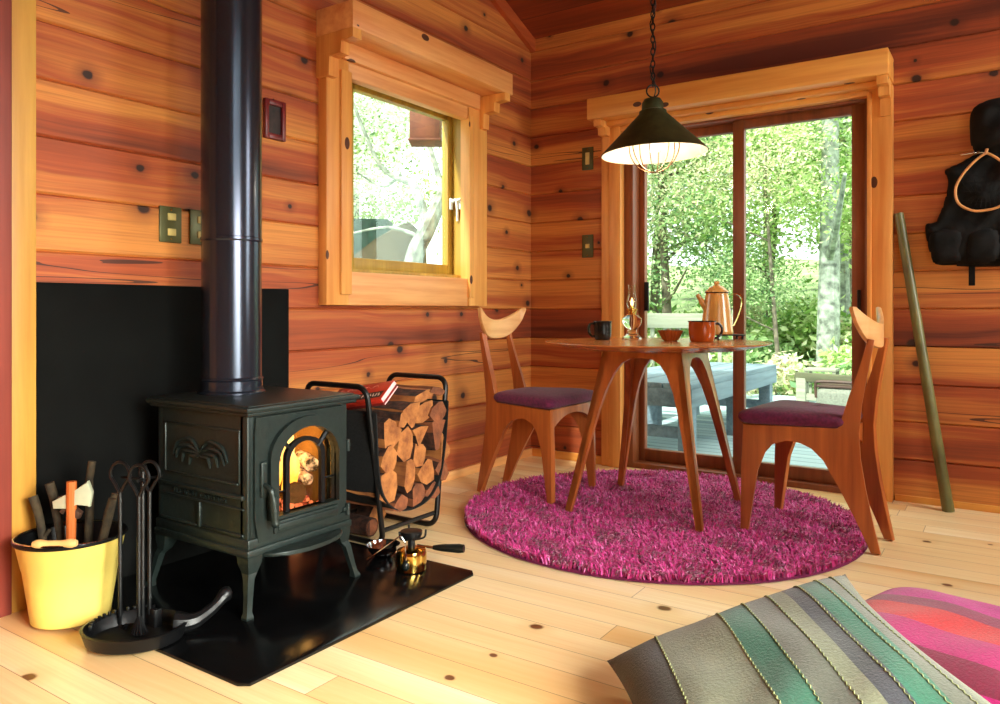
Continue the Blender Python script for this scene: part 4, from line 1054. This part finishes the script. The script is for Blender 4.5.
# ------------------------------------------------------------ floor cushions
def stripes(name,bands,period_axis=0,noise_c=.12,cross=None):
    t=NT(name); p,x=t.pos(); u=x[period_axis]
    n=t.add('ShaderNodeValToRGB'); n.color_ramp.interpolation='CONSTANT'; e=n.color_ramp.elements
    t.link(u,n.inputs[0]); e[0].position=0; e[0].color=bands[0][1]; 
    e[1].position=bands[1][0]; e[1].color=bands[1][1]
    for pz,cz in bands[2:]: k=e.new(pz); k.color=cz
    wv=t.noise(p,160,3,.7); wv2=t.noise(p,5,2)
    col=t.mix(t.math('MULTIPLY',t.math('SUBTRACT',wv,.35),.9),n.outputs[0],(.02,.02,.02,1))
    if cross:
        v=x[1]; cells=t.math('FLOOR',t.math('ADD',t.math('MULTIPLY',u,11),.0)); wn=t.add('ShaderNodeTexWhiteNoise',noise_dimensions='1D'); t.link(cells,wn.inputs['W'])
        sh=t.math('GREATER_THAN',t.math('FRACT',t.math('ADD',t.math('MULTIPLY',v,2.2),wn.outputs[0])),.55)
        col=t.mix(t.math('MULTIPLY',sh,.16),col,L(60,72,50))
    t.base(col,.9,0,Sheen_Weight=.2); t.bump(wv,.5,.004); return t.m
def cushion(name,label,w_,h,T,mats,mat_world,seams,puffy=1.0):
    """local x 0..w, y 0..h, pillow in z"""
    o=thing(name,label,'cushion'); o.matrix_world=mat_world
    nx,ny=44,44; mb=MB(); vt=[];vb=[]
    def hgt(u,v):
        a=1-abs(2*u-1)**3.2; b=1-abs(2*v-1)**3.2
        return T*(max(0,a*b))**.55
    def co(u,v,s):
        pin=.045*(1-(1-abs(2*u-1)**2)*1.0)
        x=u*w_; y=v*h
        # edges bow in between the corners
        x+= (-(2*u-1))*.030*(1-(2*v-1)**2)*(abs(2*u-1)**3); y+=(-(2*v-1))*.030*(1-(2*u-1)**2)*(abs(2*v-1)**3)
        wr=.0035*math.sin(17*u+5*v+2*math.sin(8*v))*math.sin(math.pi*v)*math.sin(math.pi*u)
        return (x,y,s*hgt(u,v)+wr*(1.6 if s<0 else 1))
    for i in range(nx+1):
        vt.append([mb.bm.verts.new(co(i/nx,k/ny,1)) for k in range(ny+1)])
    for i in range(nx+1):
        vb.append([vt[i][k] if i in(0,nx) or k in(0,ny) else mb.bm.verts.new(co(i/nx,k/ny,-1)) for k in range(ny+1)])
    for i in range(nx):
        for k in range(ny):
            mb.bm.faces.new((vt[i][k],vt[i+1][k],vt[i+1][k+1],vt[i][k+1]))
            mb.bm.faces.new((vb[i][k],vb[i][k+1],vb[i+1][k+1],vb[i+1][k]))
    mb.build('cover',mats,o,ang=80)
    if seams:
        mb=MB()
        for s in seams[0]:
            mb.tube([Vector(co(s/w_,k/90,-1))+Vector((.0016*(1 if k%2 else -1),0,-.0010)) for k in range(91)],.0011,4)
        mb.build('stitching',seams[1],o)
    return o
def basis(o,px,py):
    X=Vector(px).normalized(); Y=Vector(py); Y=(Y-X*Y.dot(X)).normalized(); Z=X.cross(Y)
    return Matrix(((X.x,Y.x,Z.x,o[0]),(X.y,Y.y,Z.y,o[1]),(X.z,Y.z,Z.z,o[2]),(0,0,0,1)))
gre=L(88,90,78); gre2=L(120,120,96); tea=L(24,98,74); sla=L(78,84,84); dk=L(54,56,58)
W1,H1=.57,.62
lt_=L(116,120,94)
bands=[(0,dk),(.118,lt_),(.26,tea),(.318,gre),(.373,lt_),(.403,L(50,52,60)),(.442,tea),(.49,gre),(.53,L(104,106,86))]
M['cush1']=stripes('grey_green_patchwork',bands,0,cross=True)
stch=plain('pale_green_thread',L(140,148,100),.9)
PL=Vector((1.62,-2.32,.075)); PT=Vector((2.062,-2.03,.27))
cushion('floor_cushion','grey floor cushion patched with teal green stripes, nearest the viewer',W1,H1,.075,M['cush1'],basis(PL,PT-PL,Vector((.28,-.44,-.02))),((.118,.26,.318,.373,.442,.49,.53),stch))
M['cush2']=stripes('magenta_red_stripes',[(0,L(180,6,110)),(.04,L(120,12,54)),(.10,L(178,6,104)),(.19,L(204,24,34)),(.29,L(140,34,78)),(.35,L(200,4,140))],1)

cushion('floor_cushion','magenta floor cushion with red stripes, behind the grey one at right',.60,.56,.085,M['cush2'],basis(Vector((1.93,-2.10,.10)),(.95,-.30,0),(.30,.95,0)),None)
M['cush3']=plain('olive_yellow_cloth',L(170,160,60),.9,nz=.15,nscale=60,bump=.3)
cushion('floor_cushion','olive yellow cushion just peeking from under the grey patchwork one',.42,.36,.03,M['cush3'],basis(Vector((1.66,-2.30,.032)),(.55,-.83,0),(.83,.55,0)),None)
# ------------------------------------------------------------ outside
DZ=-.05
mb=MB(); mb.bx(-3.2,4.0,.14,4.6,DZ-.04,DZ); tag(mb.build('deck','deck'),'grey weathered plank deck outside the sliding door','deck',kind='structure')
mb=MB()
G=[]
q=random.Random(9); nxg,nyg=40,30
def gz(x,y): 
    r=max(0,y-5.0); return -.65+.20*r+.12*math.sin(x*1.3)*math.cos(y*.9)+ (.16*max(0,-x-3.0) if y<9 else .0)
V=[[mb.bm.verts.new((-16+30*i/nxg,-4+24*k/nyg,gz(-16+30*i/nxg,-4+24*k/nyg)-(0 if not(-1<(-16+30*i/nxg)<5 and -4+24*k/nyg<.6) else .3))) for k in range(nyg+1)] for i in range(nxg+1)]
for i in range(nxg):
    for k in range(nyg): mb.bm.faces.new((V[i][k],V[i+1][k],V[i+1][k+1],V[i][k+1]))
tag(mb.build('ground','ground'),'green undergrowth slope rising behind the deck','ground',kind='structure')
# picnic bench
pb=thing('picnic_table','low weathered grey table with attached bench on the deck','table',(.38,1.75,DZ))
mb=MB()
for i in range(4): mb.bx(-.38+i*.19,-.38+i*.19+.182,-1.1,.95,.425,.46,.004)
mb.build('tabletop','greyw',pb)
mb=MB(); mb.bx(.345,.375,-1.1,.95,.31,.425,.003).bx(-.38,-.35,-1.1,.95,.31,.425,.003).bx(-.35,.345,-1.1,-1.07,.31,.425,.003).bx(-.35,.345,.92,.95,.31,.425,.003); mb.build('apron','greyw',pb)
for sx in (.31,-.31):
    for sy in (-1.0,-.02,.85):
        mb=MB(); mb.bx(sx-.045,sx+.045,sy-.045,sy+.045,0,.425,.003); mb.build('leg','greyw',pb)
mb=MB(); mb.bx(-.85,-.45,-1.1,.6,.17,.21,.004); mb.build('bench_seat','greyw',pb)
for sy in (-.95,.45):
    mb=MB(); mb.bx(-.70,-.60,sy-.05,sy+.05,0,.17); mb.build('bench_leg','greyw',pb)
for sy in (-.97,.82):
    mb=MB(); mb.bx(-.66,.33,sy-.02,sy+.02,.10,.17); mb.build('stretcher','greyw',pb)
# left deck railing
dr2=thing('deck_railing','pale grey deck railing seen behind the oil lamp','railing',(-1.3,4.0,DZ))
mb=MB(); mb.bx(-1.9,1.35,-.02,.02,.72,.88,.004); mb.build('rail','railw',dr2)
mb=MB(); mb.bx(-1.9,1.35,-.02,.02,.14,.20,.004); mb.build('rail','railw',dr2)
for i in range(22):
    mb=MB(); x=-1.85+i*.15; mb.bx(x-.02,x+.02,.02,.045,.14,.86); mb.build('baluster','railw',dr2)
for x in (-1.9,1.35):
    mb=MB(); mb.bx(x-.05,x+.05,-.05,.05,0,.92,.004); mb.build('post','railw',dr2)
# low log fence right
lf=thing('log_fence','low mossy log fence beyond the deck, seen over the chair seat','fence',(.95,3.95,0),R(-12))
M['mossrail']=timber('mossy_brown_rail',0,L(58,60,40),L(104,104,76),rough=.85)
mb=MB(); mb.bx(-.35,1.5,-.04,.04,.16,.25,.02); mb.build('rail','mossrail',lf)
mb=MB(); mb.bx(-.30,1.5,-.03,.03,-.02,.05,.015); mb.build('rail','railw',lf)
for x in (-.28,.22,.75,1.4):
    mb=MB(); mb.bx(x-.05,x+.05,-.045,.045,-.05,.20,.012); mb.build('post','railw',lf)
# grey woven bag on deck
bgx,bgy=.98,3.40
sb=thing('storage_bag','pale grey rounded bag with dark carry handle on the deck','bag',(bgx,bgy,DZ))
sb.scale=(1,1,1.15)
mb=MB(); mb.box((.14,0,.105),(.36,.26,.21),.06,seg=5); mb.build('bag_body','cyl',sb)
mb=MB(); mb.tube(spline([(-.035,-.1,.12),(-.04,-.1,.22),(.0,-.1,.245),(.26,-.1,.245),(.31,-.1,.22),(.31,-.1,.12)],5),.013,8).bx(-.03,.31,-.125,.125,.20,.222,.01); mb.build('carry_handle','leather',sb)
# small wooden chair-like stool at back of deck
so=thing('garden_stool','small pale wooden stool beyond the picnic table','stool',(.80,4.3,DZ))
mb=MB(); mb.bx(-.15,.15,-.12,.12,.30,.33,.004); mb.build('seat','railw',so)
for a in (-.13,.13):
    for b in (-.1,.1):
        mb=MB(); mb.bx(a-.015,a+.015,b-.015,b+.015,0,.30); mb.build('leg','railw',so)
# foliage
def crown_mesh(name,N,rad,ls,seed,mat,flat=.8,clusters=26,hole=.5):
    q=np.random.RandomState(seed)
    cc=q.randn(clusters,3); cc/=np.linalg.norm(cc,axis=1)[:,None]; cc*=rad*(.45+.55*q.rand(clusters))[:,None]
    k=q.randint(0,clusters,N); p=cc[k]+q.randn(N,3)*rad*.19
    p[:,2]*=flat
    n=q.randn(N,3); n[:,2]=np.abs(n[:,2])+.5; n/=np.linalg.norm(n,axis=1)[:,None]
    t=np.cross(n,q.randn(N,3)); t/=np.linalg.norm(t,axis=1)[:,None]; b=np.cross(n,t)
    s=(ls*(.6+.8*q.rand(N)))[:,None]
    V=np.zeros((N,4,3)); V[:,0]=p-t*s; V[:,1]=p+b*s*.5-n*s*.12; V[:,2]=p+t*s; V[:,3]=p-b*s*.5-n*s*.12
    me=bpy.data.meshes.new(name); me.vertices.add(N*4); me.vertices.foreach_set('co',V.reshape(-1))
    me.loops.add(N*4); me.loops.foreach_set('vertex_index',np.arange(N*4,dtype=np.int32))
    me.polygons.add(N); me.polygons.foreach_set('loop_start',(np.arange(N)*4).astype(np.int32))
    me.update(calc_edges=True); me.materials.append(M[mat]); return me
CR=[crown_mesh('foliage',6200,1.25,.034,11,'leaf1'),crown_mesh('foliage',6200,1.25,.034,12,'leaf2'),crown_mesh('foliage',5200,1.25,.032,13,'leaf3'),crown_mesh('foliage',5200,1.3,.032,14,'leaf4')]
BU=[crown_mesh('foliage',3600,.62,.05,21,'leaf1',.75,14),crown_mesh('foliage',3600,.62,.05,22,'leaf2',.75,14),crown_mesh('foliage',3200,.62,.045,23,'leaf3',.75,14)]
def tree(x,y,h,cr,lab,r=.07,lean=(0,0),mat='trunkd',s=1,ncr=2,branches=4,seed=0,rot=0):
    q=random.Random(seed*13+5); g=gz(x,y)-.05
    o=thing('tree',lab,'tree',(x,y,g),0,None)
    mb=MB(); P=spline([(0,0,0),(lean[0]*.3+q.uniform(-.05,.05),lean[1]*.3,h*.35),(lean[0]*.7,lean[1]*.7+q.uniform(-.06,.06),h*.7),(lean[0],lean[1],h)],5); n=len(P)
    mb.tube(P,[r*(1.15-.75*i/n) for i in range(n)],10)
    for b in range(branches):
        k=int(n*(.35+.6*b/branches)); a=q.uniform(0,6.28); l=q.uniform(.7,1.5)
        Q=spline([P[k],P[k]+Vector((math.cos(a)*l*.5,math.sin(a)*l*.5,l*.25)),P[k]+Vector((math.cos(a)*l,math.sin(a)*l,l*.55))],4)
        mb.tube(Q,[r*.45*(1-.75*i/len(Q)) for i in range(len(Q))],6)
    mb.build('trunk',mat,o)
    for k in range(ncr):
        c=bpy.data.objects.new('foliage',CR[cr if k%2==0 else (cr+1)%len(CR)]); C.objects.link(c); c.parent=o
        c.location=(lean[0]*.8+q.uniform(-.7,.7),lean[1]*.8+q.uniform(-.5,.5),h*(.55+.5*k/max(1,ncr-1)) if ncr>1 else h*.9); c.rotation_euler=(q.uniform(-.3,.3),q.uniform(-.3,.3),q.uniform(0,6)); c.scale=(s*q.uniform(.9,1.15),)*3
    return o
def shrub(x,y,cr,lab,s=1,dz=.35,seed=0):
    q=random.Random(seed+77); o=thing('shrub',lab,'shrub',(x,y,gz(x,y)-.03),q.uniform(0,6)); 
    c=bpy.data.objects.new('foliage',BU[cr]); C.objects.link(c); c.parent=o; c.location=(0,0,dz*s); c.scale=(s,s,s)
    mb=MB()
    for k in range(5):
        a=k*1.26; mb.tube(spline([(0,0,0),(.1*math.cos(a),.1*math.sin(a),.3*s),(.35*math.cos(a)*s,.35*math.sin(a)*s,.7*s)],4),[.014*(1-.08*i) for i in range(9)],5)
    mb.build('stem','trunkd',o); return o
# far trees through the door (x, y, height, crown, lean, radius, material)
T_=[(.55,5.9,5.5,0,'thick mottled grey trunk tree standing behind the low log fence',.13,(.05,0),'trunk',1.0,2,2),
(.28,8.6,6.5,3,'pale straight trunk tree high in the right door pane',.11,(0,0),'trunk',1.1,2,4),
(-.55,7.6,4.6,0,'bushy fresh green tree right of the door mullion',.06,(.2,0),'trunkd',1,3,4),
(-1.6,6.4,4.2,1,'darker green tree behind the railing at the left door pane',.07,(-.2,0),'trunkd',1,3,5),
(-2.6,8.2,5.2,3,'whitish green tree high behind the lamp shade',.08,(.3,0),'trunkd',1.2,3,5),
(-1.2,9.8,5.6,2,'pale yellow green tree far behind the coffee pot',.07,(0,0),'trunkd',1.2,3,5),
(.9,10.2,5.8,2,'tree with pinkish yellow leaves far right beyond the door',.08,(0,0),'trunkd',1.2,3,4),
(-3.6,6.6,4.4,0,'fresh green tree furthest left beyond the railing',.07,(.2,0),'trunkd',1.1,3,4),
(.05,5.9,3.2,1,'slim forked sapling with dark green leaves right of the mullion',.03,(-.25,0),'trunkd',.62,2,4),
(1.6,8.0,5,0,'green tree hidden mostly by the right door frame',.08,(0,0),'trunkd',1.1,3,4),
(-.3,12.5,6.5,3,'whitish tree furthest back on the slope',.09,(0,0),'trunkd',1.4,3,4),
(2.6,11.0,5.5,1,'mid green tree at the far right of the slope',.09,(0,0),'trunkd',1.4,3,4),
(-4.6,10.5,5.5,2,'pale tree at the far left of the slope',.09,(0,0),'trunkd',1.4,3,4)]
for i,(x,y,h,cr,lab,r,ln,mt,s,nc,br) in enumerate(T_): tree(x,y,h,cr,lab,r,ln,mt,s,nc,br,i)
q=random.Random(31); kinds=['bright green','dark leaved','pale yellowish']
pos=[(-2.9,5.2),(-2.2,5.0),(-1.5,5.3),(-.9,5.0),(-.3,5.4),(.3,4.9),(.85,5.3),(1.4,4.9),(-3.4,6.3),(-2.4,6.6),(-.8,6.5),(.9,6.8),(1.5,6.1),(-1.9,7.6),(-.9,8.2),(-.1,7.3),(.75,7.9),(1.9,7.4),(-3,7.9),(-.2,9.2),(.9,9.2),(-1.5,9.0)]
SIDE=lambda x,y: pos
lab_n={}
for i,(x,y) in enumerate(pos):
    k=i%3; row='front row' if y<5.6 else 'middle of the slope' if y<7.5 else 'upper slope'
    rank=sorted([p for p in pos if (p[1]<5.6)==(y<5.6) and (p[1]<7.5)==(y<7.5)]).index((x,y))
    ords=['leftmost','second from left','third from left','fourth from left','fifth from left','sixth from left','seventh from left','rightmost']
    shrub(x,y,k,f'{kinds[k]} shrub beyond the deck, {row}, {ords[min(rank,7)]}',1.0+.3*q.random(),.42,i)
# outside the small window
lt2=thing('tree','white-leaved tree with a leaning pale trunk outside the small window','tree',(-1.80,.78,-.75))
o0=Vector((-1.80,.78,-.75)); mb=MB()
def seg(pts,r0,r1,k=5):
    P=spline([Vector(p)-o0 for p in pts],k); n=len(P); mb.tube(P,[r0+(r1-r0)*i/(n-1) for i in range(n)],10)
seg([(-1.80,.78,-.75),(-1.73,.83,.5),(-1.662,.878,1.239),(-1.561,.946,1.532),(-1.446,1.023,1.841),(-1.30,1.12,2.3)],.10,.045)
seg([(-1.56,.946,1.55),(-1.70,.98,1.82),(-1.813,1.018,1.93),(-2.092,.952,2.102),(-2.29,.819,2.656)],.045,.012)
seg([(-1.46,1.02,1.83),(-1.62,1.05,2.2),(-1.75,1.0,2.6)],.03,.01); seg([(-1.9,1.0,2.0),(-2.2,1.1,1.95),(-2.5,1.1,2.1)],.018,.006); seg([(-1.60,.93,1.45),(-1.9,.85,1.55),(-2.3,.75,1.5)],.02,.006)
mb.build('trunk','trunk',lt2)
for (cx_,cy_,cz_,s_) in ((-2.6,1.3,2.5,.75),(-2.0,1.5,3.1,.8)):
    c=bpy.data.objects.new('foliage',CR[3]); C.objects.link(c); c.parent=lt2; c.location=Vector((cx_,cy_,cz_))-o0; c.scale=(s_,)*3
tree(-5.6,2.6,3.4,2,'pale leafy tree further back outside the small window',.06,(0,0),'trunkd',.9,3,4,52)
tree(-6.6,5.2,5.2,0,'fresh green tall tree far outside the small window',.08,(0,0),'trunkd',1.2,3,4,53)
tree(-7.5,2.6,4.6,3,'whitish tree at the left edge of the small window view',.08,(0,0),'trunkd',1.3,3,4,54)
def raypt(px,py,t):
    a=(px-500)/762; b=(310-py)/762; y_=R(33.8)
    return Vector((2.375+t*(-math.sin(y_)+a*math.cos(y_)),-3.88+t*(math.cos(y_)+a*math.sin(y_)),.865+t*b))
# tan canvas shelter: curved roof outline extruded along the view-independent slope axis
base_=Vector((-2.817,2.271,0)); 
mb=MB(); prof=[(-1.3,-.75),(-1.3,.95),(-1.0,1.16),(-.68,1.41),(-.42,1.61),(-.21,1.74),(-.07,1.795),(-.01,1.75),(.02,1.60),(.04,1.2),(.04,-.75)]
dirx=Vector((.83,.556,0)); 
m=Matrix(((dirx.x,0,-.556,base_.x),(dirx.y,0,.83,base_.y),(0,1,0,0),(0,0,0,1)))
mb.prism(prof,1.0,m,bev=.03); tag(mb.build('canvas_shelter','tarp'),'tan canvas shelter with sloping roof outside the small window','shelter')
mb=MB(); m2=Matrix(((dirx.x,0,-.556,-4.07),(dirx.y,0,.83,3.23),(0,1,0,0),(0,0,0,1)))
mb.prism([(-1.6,-1.0),(0,-1.0),(0,2.00),(-1.6,2.04)],.5,m2,bev=.02); tag(mb.build('green_shed','shedgreen'),'dark green boarded shed wall behind the tan shelter','shed')
# outside eave end seen at the window top right
mb=MB(); mb.box((-1.192,.471,2.23),(.22,.22,.28),.01,rz=R(34)).box((-1.192,.471,2.095),(.24,.24,.016),.004,rz=R(34))
mb.tube([(-1.19,.47,2.36),(-1.35,1.0,2.52),(-1.40,1.2,2.5)],.012,8)
tag(mb.build('nesting_box','boxbrown'),'red brown wooden box high outside the small window','box')
# ------------------------------------------------------------ lights
w=bpy.data.worlds.new('sky'); sc.world=w; w.use_nodes=True; nt=w.node_tree
sky=nt.nodes.new('ShaderNodeTexSky'); sky.sky_type='HOSEK_WILKIE'; sky.turbidity=6; sky.ground_albedo=.4; sky.sun_direction=Vector((-.2,-.6,.75)).normalized()
bg=nt.nodes['Background']; mx=nt.nodes.new('ShaderNodeMix'); mx.data_type='RGBA'; mx.inputs[0].default_value=.82; nt.links.new(sky.outputs[0],mx.inputs[6]); mx.inputs[7].default_value=(.93,1,.96,1)
nt.links.new(mx.outputs[2],bg.inputs[0]); bg.inputs[1].default_value=3.8
def light(name,typ,loc,energy,color=(1,1,1),rot=None,size=None,size_y=None,aim=None,**k):
    l=bpy.data.lights.new(name,typ); l.energy=energy; l.color=color
    if typ=='AREA': l.shape='RECTANGLE'; l.size=size; l.size_y=size_y or size
    elif typ in('POINT','SPOT'): l.shadow_soft_size=size or .05
    for a,v in k.items(): setattr(l,a,v)
    o=bpy.data.objects.new(name,l); C.objects.link(o); o.location=loc
    if aim is not None: o.rotation_euler=(Vector(aim)-Vector(loc)).to_track_quat('-Z','Y').to_euler()
    elif rot: o.rotation_euler=rot
    return o
light('sun','SUN',(0,0,8),10,(1,.97,.9),aim=(1.5,6,0),angle=R(4))
bpy.data.objects['sun'].rotation_euler=Vector((.25,.75,-.95)).to_track_quat('-Z','Y').to_euler()
light('daylight_right_window','AREA',(XR+.10,-3.3,.95),108,(1,.96,.88),size=1.2,size_y=1.5,aim=(XR-2.0,-3.2,-.35),spread=R(88))
light('daylight_gable_window','AREA',(XR+.10,-3.85,2.2),8,(.9,.96,1),size=.9,size_y=1.3,aim=(0,-2.9,1.9))
light('daylight_corner_window','AREA',(XR+.10,-.6,1.6),26,(1,.97,.92),size=.8,size_y=1.35,aim=(1.0,-.9,.3),spread=R(120))
light('pendant_light','POINT',(LX,LY,1.50),4.5,(1,.78,.5),size=.03)
light('fire_light','POINT',(.47,-2.25,.44),2.2,(1,.55,.2),size=.05)
light('oil_lamp_light','POINT',(lp.location.x,lp.location.y,TZ+.172),.6,(1,.6,.3),size=.01)
# ------------------------------------------------------------ camera
cd=bpy.data.cameras.new('camera'); cam=bpy.data.objects.new('camera',cd); C.objects.link(cam)
cam.location=(2.375,-3.88,.865); cam.rotation_euler=(R(90),0,R(33.8)); cd.sensor_width=36; cd.lens=.762*36; cd.shift_y=-.042; cd.clip_start=.02
sc.camera=cam
sc.view_settings.view_transform='Standard'; sc.view_settings.look='None'; sc.view_settings.exposure=0; sc.view_settings.gamma=1; sc.view_settings.use_curve_mapping=False
sc.cycles.use_denoising=True; sc.cycles.max_bounces=10; sc.cycles.diffuse_bounces=6; sc.cycles.transparent_max_bounces=16; sc.cycles.sample_clamp_indirect=6
